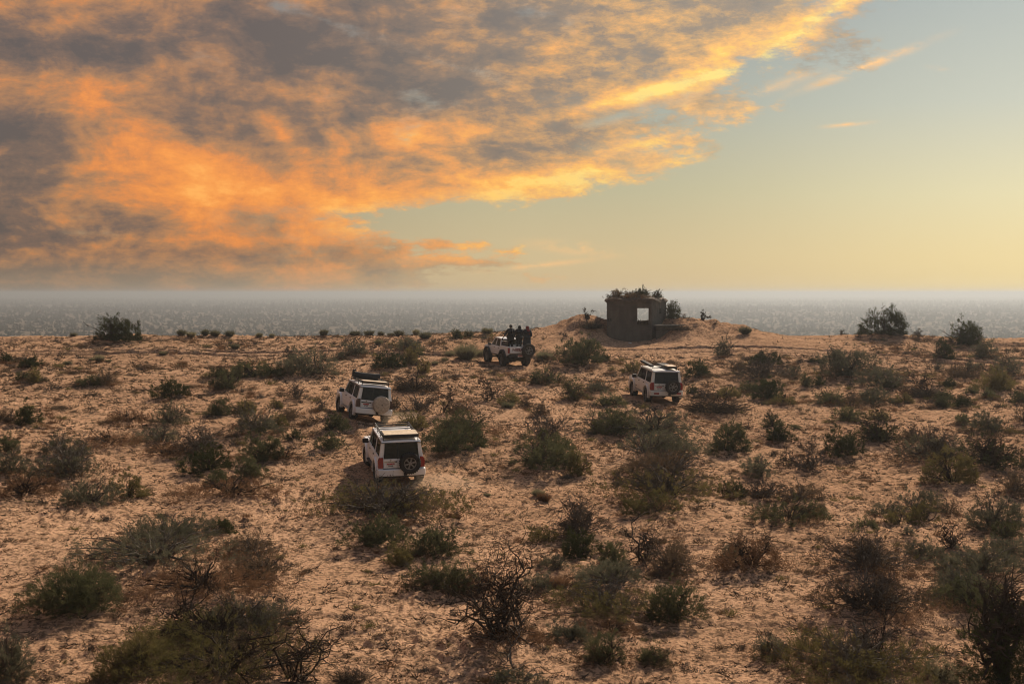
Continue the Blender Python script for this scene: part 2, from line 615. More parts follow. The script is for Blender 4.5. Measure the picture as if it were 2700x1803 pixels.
def base_height(x, y):
    """height of the dune without lumps, relative to the camera"""
    x = np.asarray(x, dtype=np.float64)
    y = np.asarray(y, dtype=np.float64)
    x, y = np.broadcast_arrays(x, y)
    r = np.hypot(x, y)
    yy = np.where(y > 0, np.where(r < 140, y, r), y)
    yy = np.where((y > 0) & (r > 112), np.maximum(yy, 0.35 * y + 0.65 * r), yy)
    z = np.interp(yy, PROF_Y, PROF_Z)
    near = 1 - sstep(118, 150, r)
    z = z + near * (0.55 * perlin(x / 19.0, y / 15.0, 1) + 0.30 * perlin(x / 8.0, y / 7.0, 2))
    crest = np.exp(-((y - 112) / 9.0) ** 2) * near
    z = z + crest * np.interp(x, CREST_X, CREST_Z)
    # the swell round the ruin, with a hollow scooped out in front of it
    my = np.exp(-(np.maximum(y - 110.5, 0) / 4.5) ** 2) * np.exp(-(np.minimum(y - 110.5, 0) / 5.0) ** 2)
    mound = 1.35 * np.exp(-np.abs((x - 9.9) / 7.6) ** 2.8) * my
    mound = mound + 0.62 * np.exp(-((x - 5.6) / 1.5) ** 2 - ((y - 109.8) / 2.2) ** 2)
    mound = mound + 0.45 * np.exp(-((x - 14.4) / 2.2) ** 2 - ((y - 109.6) / 2.4) ** 2)
    hollow = np.exp(-np.abs((x - 9.3) / 2.7) ** 4) * sstep(110.4, 108.6, y) * near
    rough = np.clip(mound, 0, 1) * near * (0.55 * np.abs(perlin(x / 1.5, y / 1.6, 40)) + 0.30 * perlin(x / 0.8, y / 0.9, 41) - 0.10)
    rough = rough * np.clip(np.abs(x - 9.6) / 2.5 - 0.9, 0, 1)
    z = z + (mound + rough) * (1 - 0.92 * hollow)
    # far plain: long low swells
    far = sstep(420, 900, r)
    z = z + far * (5.5 * perlin(x / 900.0, y / 1400.0, 3) + 2.2 * perlin(x / 260.0, y / 420.0, 4))
    # the ground each vehicle stands on
    for (vx, vy, vz, head, pitch, roll) in VEH.values():
        h = math.radians(head)
        fx, fy = -math.sin(h), math.cos(h)
        rx, ry = math.cos(h), math.sin(h)
        ux, uy = x - vx, y - vy
        f = ux * fx + uy * fy
        s = ux * rx + uy * ry
        plane = vz + f * math.tan(math.radians(pitch)) - s * math.tan(math.radians(roll))
        d = np.maximum(np.abs(f - 1.4) / 2.9, np.abs(s) / 1.9)
        w = 1 - sstep(0.85, 1.9, d)
        z = z + (plane - z) * w
    return z


CAM_PITCH = math.radians(1.978)
FX = 3750.0


def pixel_to_ground(px, py):
    """offline use: where the sight line through a photograph pixel meets the ground"""
    a = (px - 1350.0) / FX
    b = (901.5 - py) / FX
    d = np.array([a, math.cos(CAM_PITCH) + b * math.sin(CAM_PITCH), b * math.cos(CAM_PITCH) - math.sin(CAM_PITCH)])
    d = d / d[1]
    ys = np.arange(22.0, 135.0, 0.02)
    g = base_height(ys * d[0], ys)
    hit = np.nonzero(ys * d[2] <= g)[0]
    y = ys[hit[0]] if len(hit) else None
    return (None if y is None else (y * d[0], y))


# every plant: x, y (metres ahead), width, height, habit, name, label
PLANTS = [
    (-29.58, 105.67, 2.97, 1.87, 'dark', 'desert_bush', 'tall dark two-peaked bush standing alone on the ridge crest'),
    (-33.49, 108.65, 0.4, 0.33, 'tuft', 'shrub_tuft', 'tiny dark tuft on the crest just before the two-peaked bush'),
    (-25.59, 110.14, 0.56, 0.47, 'tuft', 'shrub_tuft', 'largest grass tuft starting the row of tufts along the crest'),
    (-24.69, 109.37, 0.61, 0.42, 'palet', 'shrub_tuft', 'pale low tuft second in the row of tufts along the crest'),
    (-23.77, 110.22, 0.45, 0.49, 'tuft', 'shrub_tuft', 'narrow upright tuft third in the row of tufts along the crest'),
    (-22.96, 109.85, 0.62, 0.49, 'tuft', 'shrub_tuft', 'rounded tuft fourth in the row of tufts along the crest'),
    (-21.86, 109.97, 0.58, 0.47, 'tuft', 'shrub_tuft', 'dark-footed tuft ending the row of tufts along the crest'),
    (-19.6, 110.35, 0.38, 0.34, 'palet', 'shrub_tuft', 'first of two faint wispy tufts on the bare crest'),
    (-18.67, 110.5, 0.34, 0.28, 'palet', 'shrub_tuft', 'second of two faint wispy tufts on the bare crest'),
    (-20.21, 103.76, 0.55, 0.4, 'tuft', 'shrub_tuft', 'small dark tuft alone on the slope below the crest row'),
    (-24.56, 100.04, 0.45, 0.28, 'palet', 'shrub_tuft', 'low grey tuft on pale sand below the two-peaked bush'),
    (-27.96, 96.3, 0.45, 0.49, 'palet', 'shrub_tuft', 'pale upright tuft with white stems below the two-peaked bush'),
    (-28.65, 96.88, 0.32, 0.24, 'palet', 'shrub_tuft', 'tiny pale tuft beside the white-stemmed tuft'),
    (-27.38, 96.34, 0.32, 0.21, 'palet', 'shrub_tuft', 'tiny grey tuft on the near side of the white-stemmed tuft'),
    (-29.45, 94.15, 0.5, 0.32, 'tuft', 'shrub_tuft', 'low olive tuft on bare sand near the edge bushes'),
    (-33.87, 95.21, 1.17, 0.52, 'dark', 'desert_bush', 'low dark bush cut by the picture edge below the crest'),
    (-33.01, 94.97, 0.92, 0.46, 'brown', 'desert_bush', 'small brown bush joining two dark bushes at the picture edge'),
    (-31.38, 92.72, 1.56, 0.69, 'dark', 'desert_bush', 'dark spreading bush at the end of the edge row'),
    (-29.38, 85.11, 0.96, 0.58, 'dome', 'desert_bush', 'small round green bush under the dark edge row'),
    (-28.31, 84.26, 0.99, 0.94, 'olive', 'desert_bush', 'bush with pale feathery top beside the small round green one'),
    (-24.62, 82.86, 1.31, 0.59, 'dome', 'desert_bush', 'flat green half of a pair of touching bushes on open sand'),
    (-23.84, 83.54, 1.32, 1.05, 'brown', 'desert_bush', 'taller brown-topped half of a pair of touching bushes'),
    (-19.06, 78.97, 1.74, 1.02, 'domed', 'desert_bush', 'dense dark hemisphere bush alone on open sand'),
    (-17.6, 82.97, 0.53, 0.46, 'domed', 'desert_bush', 'tiny dark bush tucked beside the rust-edged bush'),
    (-16.32, 81.66, 1.34, 1.23, 'mixed', 'desert_bush', 'dark bush with a rusty right flank and long shadow'),
    (-17.93, 87.07, 1.07, 0.63, 'domed', 'desert_bush', 'low dark bush just behind the rust-edged bush'),
    (-16.08, 86.66, 2.13, 1.02, 'dome', 'desert_bush', 'wide green bush behind the rust-edged bush'),
    (-14.86, 87.59, 1.39, 0.79, 'domed', 'desert_bush', 'flat-topped dark bush trailing branches to one side'),
    (-12.41, 88.33, 3.07, 1.9, 'greenb', 'desert_bush', 'large leafy green bush on the slope left of the pickup'),
    (-11.7, 77.61, 1.15, 0.86, 'twiggy', 'desert_bush', 'round ball of bare grey twigs near the tan-covered car'),
    (-15.26, 98.31, 0.6, 0.8, 'dead', 'dead_branch', 'bent dead branch standing alone below the crest'),
    (-22.2, 95.67, 0.64, 0.35, 'rustt', 'dry_tuft', 'small dry brown tuft on open sand under the crest row'),
    (-27.01, 88.63, 1.09, 0.29, 'mound', 'brushwood', 'flat heap of dark twigs on open sand'),
    (-21.01, 81.69, 1.09, 0.22, 'mound', 'brushwood', 'thin fallen branch pile near the dark hemisphere bush'),
    (-23.66, 79.75, 0.77, 0.28, 'mound', 'brushwood', 'grey tangle of twigs in front of the touching pair'),
    (-17.19, 79.49, 0.85, 0.18, 'mound', 'brushwood', 'low litter of twigs between two dark bushes'),
    (-23.09, 67.42, 1.14, 0.98, 'domed', 'desert_bush', 'dark bush with a sandy foot near the picture edge'),
    (-23.99, 67.81, 1.04, 0.81, 'brown', 'desert_bush', 'grey-brown twiggy bush cut by the edge beside a dark bush'),
    (-23.1, 72.81, 0.89, 0.24, 'mound', 'brushwood', 'dark flat brushwood patch on sand'),
    (-18.4, 67.95, 1.74, 0.73, 'rusty', 'desert_bush', 'rust and grey twiggy bush with one arched branch'),
    (-16.27, 67.34, 1.65, 1.14, 'airy', 'desert_bush', 'airy blue-green bush beside the arched-branch rusty bush'),
    (-14.53, 70.48, 1.44, 0.7, 'dome', 'desert_bush', 'flat green mound first of two below the rust-edged bush'),
    (-13.41, 70.86, 1.34, 0.64, 'olive', 'desert_bush', 'brown-green mound second of two below the rust-edged bush'),
    (-12.27, 73.39, 0.71, 0.48, 'olive', 'desert_bush', 'small round olive bush below the round twig ball'),
    (-10.94, 69.46, 1.24, 0.69, 'brown', 'desert_bush', 'brown-grey bush close to the tan-covered car'),
    (-11.77, 65.5, 2.14, 1.23, 'airy', 'desert_bush', 'wide grey-green feathery bush in the left middle'),
    (-11.16, 67.34, 0.89, 0.62, 'olive', 'desert_bush', 'small olive bush leaning on the wide feathery bush'),
    (-9.93, 64.05, 0.82, 0.55, 'dome', 'desert_bush', 'small perfectly round green bush on bright sand'),
    (-10.61, 59.72, 1.65, 1.12, 'dome', 'desert_bush', 'dark green bush with rusty feet below the feathery bush'),
    (-9.56, 59.87, 1.04, 0.53, 'rusty', 'desert_bush', 'rusty low thicket beside the dark green bush'),
    (-17.59, 61.89, 2.09, 0.65, 'rusty', 'desert_bush', 'long low rust and grey-green bush'),
    (-15.63, 63.18, 2.0, 0.8, 'airy', 'desert_bush', 'soft grey-green dome before a twisted dead branch'),
    (-13.38, 60.88, 2.12, 1.07, 'twiggy', 'desert_bush', 'tangled grey twig bush with a tall twisted dead branch'),
    (-14.69, 60.38, 1.79, 0.61, 'rusty', 'desert_bush', 'low rust thicket at the foot of the twig tangle'),
    (-12.33, 57.57, 1.71, 0.99, 'domed', 'desert_bush', 'very dark round bush under the twig tangle'),
    (-18.57, 58.73, 1.98, 0.92, 'airy', 'desert_bush', 'blue-grey airy bush behind the arching dark limbs'),
    (-17.27, 55.3, 2.49, 1.1, 'twigmix', 'desert_bush', 'large twiggy grey bush with arching dark limbs'),
    (-20.99, 58.93, 1.08, 0.82, 'dome', 'desert_bush', 'dense green bush cut by the picture edge behind the tall one'),
    (-19.62, 55.54, 1.25, 0.97, 'greenb', 'desert_bush', 'tall green bush cut by the picture edge'),
    (-17.81, 51.59, 1.95, 0.9, 'rusty', 'desert_bush', 'sprawling green and rust bush below the tall edge bush'),
    (-15.07, 50.74, 1.76, 0.94, 'greenb', 'desert_bush', 'leafy green bush casting a dark shadow on open sand'),
    (-14.16, 52.4, 1.2, 0.88, 'olive', 'desert_bush', 'brown-green bush touching the shadow-casting green bush'),
    (-10.52, 56.25, 1.29, 0.83, 'dome', 'desert_bush', 'fresh green bush above a rusty dead thicket'),
    (-11.47, 55.0, 0.98, 0.61, 'dome', 'desert_bush', 'smaller green bush above the same rusty dead thicket'),
    (-10.38, 52.33, 2.89, 0.72, 'rusty', 'desert_bush', 'long rusty dead thicket lying under two green bushes'),
    (-8.34, 65.74, 1.24, 0.8, 'dome', 'desert_bush', 'dark green bush in front of the tan-covered car'),
    (-7.75, 61.82, 1.23, 0.66, 'dome', 'desert_bush', 'dark green bush beside the front wheel of the nearest car'),
    (-9.45, 67.92, 0.76, 0.4, 'brown', 'desert_bush', 'small brown bush behind two dark green bushes near the cars'),
    (-9.64, 71.73, 0.7, 0.53, 'twiggy', 'desert_bush', 'bare twig bush by the front wheel of the tan-covered car'),
    (-4.35, 47.92, 3.82, 1.23, 'bigtwig', 'desert_bush', "huge feathery brown bush hiding the nearest car's rear wheel"),
    (-4.83, 67.43, 1.41, 0.72, 'olive', 'desert_bush', 'smooth olive dome between the two nearer white cars'),
    (-3.49, 71.77, 1.1, 1.23, 'dead', 'dead_bush', 'bare forked dead bush behind the olive dome'),
    (-4.73, 72.77, 1.49, 0.94, 'twiggy', 'dead_bush', 'low bare twig bush next to the tan-covered spare wheel'),
    (-5.38, 79.65, 2.04, 0.78, 'moundb', 'brushwood', 'dark brush heap with a dead stump on top'),
    (-6.14, 75.06, 0.69, 0.76, 'brown', 'desert_bush', 'dusty brown bush hugging the tan-covered car'),
    (-2.02, 64.9, 2.45, 1.11, 'mixed', 'desert_bush', 'green bush with a twiggy crown right of the olive dome'),
    (-2.5, 60.43, 2.66, 1.02, 'dome', 'desert_bush', 'wide dark green bush right of the nearest car'),
    (-1.27, 75.73, 1.94, 1.21, 'deadbig', 'dead_tree', 'dead tree with one long limb rising to the pickup'),
    (-0.11, 74.65, 1.14, 0.67, 'olive', 'desert_bush', 'dry olive bush beside the dead tree'),
    (-0.23, 73.57, 0.6, 0.34, 'palet', 'shrub_tuft', 'small whitish spiky tuft in front of the dead tree'),
    (1.44, 71.68, 0.88, 0.79, 'brown', 'desert_bush', 'rust-brown bush on sand below the round twiggy shrubs'),
    (-2.4, 72.24, 1.11, 0.59, 'brown', 'desert_bush', 'airy tan bush left of the dead tree'),
    (0.73, 73.91, 0.83, 0.52, 'brown', 'desert_bush', 'faint dry brush between dead tree and rust-brown bush'),
    (3.32, 76.97, 1.26, 1.2, 'mixed', 'desert_bush', 'upright feathery bush in front of the big green dome'),
    (4.85, 80.8, 1.45, 0.93, 'airy', 'desert_bush', 'grey twiggy bush left of the right-hand car'),
    (5.26, 74.84, 1.45, 0.62, 'dome', 'desert_bush', 'flat green bush in front of the right-hand car'),
    (1.43, 61.82, 1.9, 1.23, 'twiggy', 'desert_bush', 'bare grey-brown twig crown rising over green bushes'),
    (0.98, 57.34, 2.81, 1.19, 'dome', 'desert_bush', 'wide green bush below the bare twig crown'),
    (2.65, 56.04, 1.03, 0.95, 'olive', 'desert_bush', 'olive bush closing the end of the wide green one'),
    (3.92, 65.24, 1.8, 1.1, 'airy', 'desert_bush', 'grey-green upright bush at the edge of the central thicket'),
    (4.79, 64.31, 1.97, 1.08, 'dome', 'desert_bush', 'dark green round bush in the central thicket'),
    (6.4, 63.95, 3.4, 1.1, 'airy', 'desert_bush', 'airy grey-green bush topping the central thicket below the car'),
    (5.7, 59.39, 3.4, 1.07, 'greenb', 'desert_bush', 'large green leafy bush in front of the airy thicket top'),
    (6.27, 55.77, 3.08, 0.94, 'brown', 'desert_bush', 'brown twiggy bush behind the huge hazy bush'),
    (5.45, 50.75, 3.42, 1.09, 'bigtwig', 'desert_bush', 'huge hazy brown-grey bush in the right middle'),
    (1.17, 51.65, 0.4, 0.36, 'rustt', 'dry_tuft', 'small dry rust tuft alone on bare sand'),
    (0.98, 52.61, 0.38, 0.29, 'palet', 'dry_tuft', 'small grey tuft touching the dry rust tuft'),
    (-2.32, 50.21, 0.41, 0.29, 'twiggy', 'dry_tuft', 'small dead ball of twigs on bare sand'),
    (-0.93, 52.82, 0.24, 0.13, 'palet', 'shrub_tuft', 'tiny grey tuft alone on the bare sand sweep'),
    (-1.99, 47.98, 0.54, 0.27, 'rustt', 'dry_tuft', 'rust grass patch at the end of the huge feathery bush'),
    (4.88, 48.18, 1.92, 0.61, 'olive', 'desert_bush', 'low brown-green bush under the huge hazy bush'),
    (10.14, 80.55, 0.7, 0.53, 'domed', 'desert_bush', 'small dark ball bush just right of the right-hand car'),
    (10.6, 77.88, 1.11, 0.9, 'twiggy', 'desert_bush', 'spiky dark twig bush right of the small ball bush'),
    (11.78, 78.05, 1.64, 0.61, 'olive', 'desert_bush', 'olive mound beside the spiky dark twig bush'),
    (10.57, 72.95, 2.61, 0.64, 'moundb', 'brushwood', 'dark brush mound with a broken stump'),
    (13.47, 80.51, 1.15, 0.64, 'dome', 'desert_bush', 'small green bush at the head of a stepped trio'),
    (14.01, 77.57, 1.82, 1.08, 'domed', 'desert_bush', 'dark middle bush of a stepped trio'),
    (14.35, 75.15, 1.27, 0.49, 'olive', 'desert_bush', 'low olive bush at the foot of a stepped trio'),
    (16.87, 75.74, 1.66, 0.84, 'mixed', 'desert_bush', 'olive bush with rusty skirt right of the stepped trio'),
    (17.85, 74.66, 0.92, 0.89, 'brown', 'desert_bush', 'thin brown twig bush between two greener ones'),
    (19.34, 75.99, 1.75, 0.98, 'greenb', 'desert_bush', 'grey-green bush with a brown foot past the thin twig bush'),
    (20.97, 75.85, 1.05, 0.51, 'olive', 'desert_bush', 'low olive bush before a dead brush heap'),
    (22.66, 77.79, 1.99, 0.64, 'moundb', 'brushwood', 'reddish dead brush heap with upright sticks'),
    (22.28, 73.89, 1.06, 0.62, 'dome', 'desert_bush', 'round front bush of a pair beyond the dead brush heap'),
    (23.22, 76.48, 1.02, 0.53, 'dome', 'desert_bush', 'rear bush of a pair beyond the dead brush heap'),
    (23.6, 74.09, 1.29, 0.52, 'domed', 'desert_bush', 'dark oval bush right of the pair'),
    (25.4, 78.64, 0.76, 0.49, 'dome', 'desert_bush', 'small round bush behind the dark oval bush'),
    (25.6, 76.58, 0.9, 0.58, 'dome', 'desert_bush', 'compact bush below the long dusky thicket'),
    (26.56, 74.3, 1.14, 0.68, 'dome', 'desert_bush', 'green bush cut by the right picture edge below the thicket'),
    (16.21, 69.27, 1.59, 0.66, 'dome', 'desert_bush', 'dense green cushion bush on open sand'),
    (17.81, 69.41, 1.28, 0.47, 'olive', 'desert_bush', 'thin olive cushion beside the dense green one'),
    (12.63, 68.69, 0.84, 0.69, 'dome', 'desert_bush', 'upper bush of a green two-part column'),
    (12.11, 64.43, 1.28, 0.76, 'domed', 'desert_bush', 'lower bush of a green two-part column'),
    (13.58, 67.96, 0.66, 0.27, 'dome', 'shrub_tuft', 'tiny green tuft beside the two-part column'),
    (14.23, 61.0, 1.47, 1.09, 'domed', 'desert_bush', 'dark brown haystack-shaped bush on open sand'),
    (16.4, 63.48, 2.01, 1.03, 'twigdark', 'desert_bush', 'dark tangled bush behind the haystack bush'),
    (17.9, 63.17, 1.48, 0.74, 'brown', 'desert_bush', 'grey-brown low bush right of the dark tangle'),
    (22.27, 66.37, 1.63, 1.02, 'greenb', 'desert_bush', 'bright grey-green bush near the right edge'),
    (21.7, 68.21, 1.05, 0.54, 'dome', 'desert_bush', 'small green bush joined to the bright grey-green bush'),
    (17.56, 58.73, 2.76, 1.23, 'twigmix', 'desert_bush', 'wide arching twig bush with a bare crown'),
    (19.33, 57.21, 2.51, 1.2, 'twigdark', 'desert_bush', 'dark arching twig bush right of the bare crown'),
    (16.6, 53.47, 1.83, 1.19, 'olive', 'desert_bush', 'big olive haystack bush before the arching twig bushes'),
    (24.53, 68.22, 0.98, 0.86, 'brown', 'desert_bush', 'brown bush cut by the right edge in the middle distance'),
    (18.63, 52.39, 1.39, 0.93, 'brown', 'desert_bush', 'tall brown bush cut by the right edge'),
    (9.31, 61.16, 1.88, 1.12, 'dome', 'desert_bush', 'green sloping bush right of the central thicket'),
    (9.85, 56.31, 1.38, 0.86, 'greenb', 'desert_bush', 'green bush with bare saplings behind it'),
    (11.2, 58.11, 0.65, 0.7, 'dead', 'dead_bush', 'slender bare sapling behind a green bush'),
    (12.07, 57.43, 1.53, 0.93, 'twiggy', 'dead_bush', 'leaning bare twig bush with dark stems'),
    (8.04, 51.56, 1.0, 0.66, 'domed', 'desert_bush', 'small dark bush against the huge hazy bush'),
    (9.01, 51.2, 1.57, 0.74, 'twiggy', 'dead_bush', 'bare dark twigs over rusty grass'),
    (10.29, 50.76, 1.76, 0.73, 'brown', 'desert_bush', 'brown bush behind the dark green one with a rusty end'),
    (9.21, 46.82, 1.91, 0.83, 'mixed', 'desert_bush', 'dark green and brown bush with a rusty end'),
    (10.14, 48.06, 0.79, 0.47, 'rustt', 'dry_tuft', 'bright rust grass at the end of a dark green bush'),
    (12.89, 48.3, 0.99, 0.58, 'greenb', 'desert_bush', 'grey-green bush opening a loose cluster at right'),
    (14.09, 49.02, 1.25, 0.9, 'greenb', 'desert_bush', 'tallest green bush of the loose cluster at right'),
    (12.85, 47.13, 0.84, 0.46, 'olive', 'desert_bush', 'low front bush of the loose cluster at right'),
    (13.83, 47.42, 0.9, 0.66, 'olive', 'desert_bush', 'brown-green front bush of the loose cluster at right'),
    (15.13, 49.13, 0.73, 0.54, 'brown', 'desert_bush', 'dry brown bush ending the loose cluster at right'),
    (15.92, 47.04, 1.78, 1.01, 'greenb', 'desert_bush', 'dark leafy bush at the right with sunlit sand behind'),
    (11.5, 46.17, 0.83, 0.35, 'dome', 'desert_bush', 'small isolated green bush below the loose cluster'),
    (-10.79, 44.27, 2.53, 0.77, 'greenb', 'desert_bush', 'bright green crown behind the rusty-skirted feathery bush'),
    (-10.61, 41.91, 3.43, 0.83, 'bigmix', 'desert_bush', 'big feathery green bush with rusty skirt and grey limbs'),
    (-9.43, 45.62, 1.0, 0.55, 'domed', 'desert_bush', 'compact dark green bush on open sand below the long thicket'),
    (-11.43, 37.3, 2.36, 0.96, 'bigdome', 'desert_bush', 'big rich green bush alone on sand, rust grass at its side'),
    (-7.91, 42.92, 1.67, 0.73, 'brown', 'desert_bush', 'grey-brown feathery bush beside the compact dark one'),
    (-7.2, 40.9, 1.92, 0.64, 'brown', 'desert_bush', 'low brown bush in front of the grey-brown feathery one'),
    (-8.48, 38.85, 2.86, 0.76, 'rusty', 'desert_bush', 'wide rusty grass thicket with a little green'),
    (-8.44, 31.82, 1.56, 0.92, 'olive', 'desert_bush', 'yellow-green bush at the bottom edge'),
    (-6.63, 35.34, 2.02, 0.75, 'twigmix', 'desert_bush', 'grey twig thicket behind the great dark bush'),
    (-7.17, 34.05, 2.64, 0.86, 'bigdark', 'desert_bush', 'dark bush behind the great one at the bottom edge'),
    (-6.45, 31.86, 3.26, 0.81, 'bigdark', 'desert_bush', 'great dark tangled bush at the bottom edge'),
    (-8.13, 34.73, 1.17, 1.14, 'deadbig', 'dead_tree', 'black crooked dead limb rising from the great dark bush'),
    (-4.85, 31.53, 1.8, 1.53, 'deadbig', 'dead_tree', 'bare dead tree with long reaching limbs at the bottom edge'),
    (-11.41, 31.87, 0.85, 1.22, 'greenb', 'desert_bush', 'dark green bush filling the bottom corner'),
    (-4.31, 44.4, 1.82, 0.85, 'dome', 'desert_bush', 'dark green lobes in front of the huge feathery bush'),
    (-3.27, 42.23, 1.17, 0.61, 'olive', 'desert_bush', 'olive dome touching the rich green dome'),
    (-2.06, 43.24, 1.55, 0.84, 'bigdome', 'desert_bush', 'rich green dome with a bright yellowish flank'),
    (-2.31, 39.13, 1.16, 0.82, 'mixed', 'desert_bush', 'olive upright bush behind the bare black tree'),
    (-1.58, 38.91, 1.07, 0.8, 'dome', 'desert_bush', 'dark leafy bush in the middle of the shaded group'),
    (-0.97, 38.82, 0.87, 0.81, 'rusty', 'desert_bush', 'rust and twig end of the shaded group'),
    (-0.33, 34.41, 2.25, 1.58, 'deadhuge', 'dead_tree', 'bare black many-branched dead tree in the foreground'),
    (0.71, 39.22, 0.78, 0.64, 'greenb', 'desert_bush', 'fresh green round bush with rust grass beside it'),
    (1.28, 39.41, 0.6, 0.4, 'rustt', 'dry_tuft', 'bright rust grass beside the fresh green round bush'),
    (1.33, 41.5, 1.02, 0.5, 'airy', 'desert_bush', 'soft grey-green bush behind the fresh green one'),
    (2.11, 43.16, 1.12, 0.78, 'domed', 'desert_bush', 'dark round bush below bare brown twigs'),
    (3.07, 42.29, 0.95, 0.64, 'dome', 'desert_bush', 'neat green dome next to the dark round bush'),
    (1.14, 45.29, 0.93, 0.43, 'olive', 'desert_bush', 'olive bush at the head of the lower thicket'),
    (2.29, 45.78, 1.54, 1.03, 'twiggy', 'dead_bush', 'bare brown twig screen over the lower thicket'),
    (3.96, 42.03, 0.95, 1.05, 'deadbig', 'dead_tree', 'small black dead tree in the lower thicket'),
    (4.58, 41.0, 1.34, 1.05, 'brown', 'desert_bush', 'brown twiggy bush right of the small black dead tree'),
    (2.87, 39.58, 2.1, 0.6, 'greenb', 'desert_bush', 'green cap behind the large grey twiggy bush'),
    (2.42, 36.94, 2.27, 0.72, 'bigtwig', 'desert_bush', 'large grey twiggy bush below a green cap'),
    (4.15, 36.45, 1.3, 0.89, 'bigdome', 'desert_bush', 'large dark green haystack bush'),
    (1.3, 34.54, 0.99, 0.49, 'greenb', 'desert_bush', 'sunlit green bush below the grey twiggy bush'),
    (2.56, 35.23, 0.94, 0.36, 'rusty', 'desert_bush', 'rust and green low growth behind the tussock'),
    (2.15, 32.82, 0.89, 0.75, 'mixed', 'desert_bush', 'round green-topped tussock on a rusty foot'),
    (3.38, 32.93, 0.74, 0.53, 'mixed', 'desert_bush', 'arched small green bush on open sand'),
    (0.05, 32.09, 0.98, 1.1, 'deadfork', 'dead_tree', 'pale forked dead branch curving up in the foreground'),
    (-0.26, 33.97, 1.74, 0.3, 'rusty', 'desert_bush', 'rusty grass round the foot of the black dead tree'),
    (-3.62, 31.53, 0.71, 0.36, 'mound', 'brushwood', 'dead twigs at the bottom edge'),
    (0.18, 31.45, 1.06, 0.34, 'airy', 'desert_bush', 'thin green sprigs at the bottom edge under the forked branch'),
    (6.87, 40.99, 1.76, 0.95, 'rusty', 'desert_bush', 'bright rust-red bush with a green shoulder'),
    (6.53, 42.25, 0.86, 0.54, 'airy', 'desert_bush', 'grey-green shoulder behind the rust-red bush'),
    (10.27, 40.51, 2.32, 0.97, 'twigrust', 'desert_bush', 'grey-topped twig dome with a rusty base'),
    (12.32, 42.52, 1.02, 0.58, 'greenb', 'desert_bush', 'green bush under black dead branches'),
    (13.59, 43.57, 1.25, 0.63, 'deadbig', 'dead_tree', 'low black dead branches spreading beside a green bush'),
    (9.3, 36.5, 2.39, 0.91, 'twigrust', 'desert_bush', 'dark bare twig bush with rusty foot on open sand'),
    (14.93, 42.79, 1.4, 0.61, 'greenb', 'desert_bush', 'green bush at the edge above the hazy green mass'),
    (13.58, 40.58, 2.24, 0.75, 'greenb', 'desert_bush', 'hazy green bush mass behind the dark tree'),
    (12.27, 38.79, 1.31, 0.67, 'greenb', 'desert_bush', 'upright green bush left of the hazy green mass'),
    (12.3, 37.3, 1.91, 0.73, 'mixed', 'desert_bush', 'green and brown bush in front of the hazy green mass'),
    (11.11, 31.92, 1.37, 2.08, 'tree', 'desert_tree', 'dark tree with a black trunk in the bottom corner'),
    (7.86, 32.38, 2.91, 0.95, 'bigtwig', 'desert_bush', 'brown-green bush along the bottom edge with bare shoots'),
    (8.43, 32.53, 0.86, 1.33, 'dead', 'dead_tree', 'bare shoots standing up from the bottom-edge bush'),
    (6.14, 33.58, 0.89, 0.62, 'airy', 'desert_bush', 'thin pale green sprigs on open sand'),
    (9.79, 32.04, 0.98, 0.55, 'pale', 'desert_bush', 'pale dry shrub beside the dark corner tree'),
    (15.93, 45.39, 0.97, 0.57, 'dome', 'desert_bush', 'dark green bush at the right edge above the hazy mass'),
    (12.71, 45.23, 0.51, 0.4, 'airy', 'shrub_tuft', 'small grey sprig above the low black branches'),
    (28.49, 108.86, 2.78, 1.98, 'dark', 'desert_bush', 'tall drooping dark bush on the crest right of the ruin'),
    (27.47, 111.28, 1.14, 0.68, 'domed', 'desert_bush', 'low dark bush at the foot of the drooping crest bush'),
    (33.49, 105.47, 2.43, 1.76, 'dark', 'desert_bush', 'tall dark bush on the crest near the right edge'),
    (31.99, 96.53, 1.48, 1.52, 'greenb', 'desert_bush', 'grey-green bush below the right crest bush'),
    (29.29, 96.27, 1.38, 1.27, 'dark', 'desert_bush', 'dark bush on the near side of the right crest bush'),
    (17.41, 106.16, 0.78, 0.56, 'tuft', 'shrub_tuft', "round tuft at the end of the ruin's mound"),
    (14.82, 98.24, 1.46, 1.39, 'airy', 'desert_bush', 'loose airy bush beside the tyre tracks'),
    (11.2, 85.19, 1.61, 0.94, 'domed', 'desert_bush', 'dark cushion bush behind the right-hand car'),
    (14.26, 90.25, 1.06, 0.84, 'brown', 'desert_bush', 'brown brush below the loose airy bush'),
    (16.74, 93.26, 2.1, 0.91, 'domed', 'desert_bush', 'dark bush with one twig pointing to the car'),
    (14.62, 84.32, 3.02, 1.08, 'twiggy', 'desert_bush', 'grey-brown twig thicket under the dark pointing bush'),
    (17.02, 85.95, 1.14, 0.97, 'airy', 'desert_bush', 'thin upright bush past the twig thicket'),
    (20.38, 86.6, 2.92, 1.91, 'greenb', 'desert_bush', 'large green bush below the tyre tracks at right'),
    (21.41, 94.5, 1.45, 1.19, 'airy', 'desert_bush', 'feathery upper bush behind the large green one'),
    (20.19, 94.65, 0.97, 0.43, 'domed', 'desert_bush', 'tiny flat dark bush beside the feathery upper bush'),
    (17.18, 82.88, 0.8, 0.72, 'dome', 'desert_bush', 'larger of two small round bushes below the large green one'),
    (18.01, 83.19, 0.72, 0.55, 'domed', 'desert_bush', 'smaller of two small round bushes below the large green one'),
    (21.78, 82.64, 2.79, 1.23, 'airy', 'desert_bush', 'wide grey-green bush right of the large green one'),
    (22.07, 81.85, 1.38, 0.5, 'dome', 'desert_bush', 'flat green bush at the foot of the wide grey-green one'),
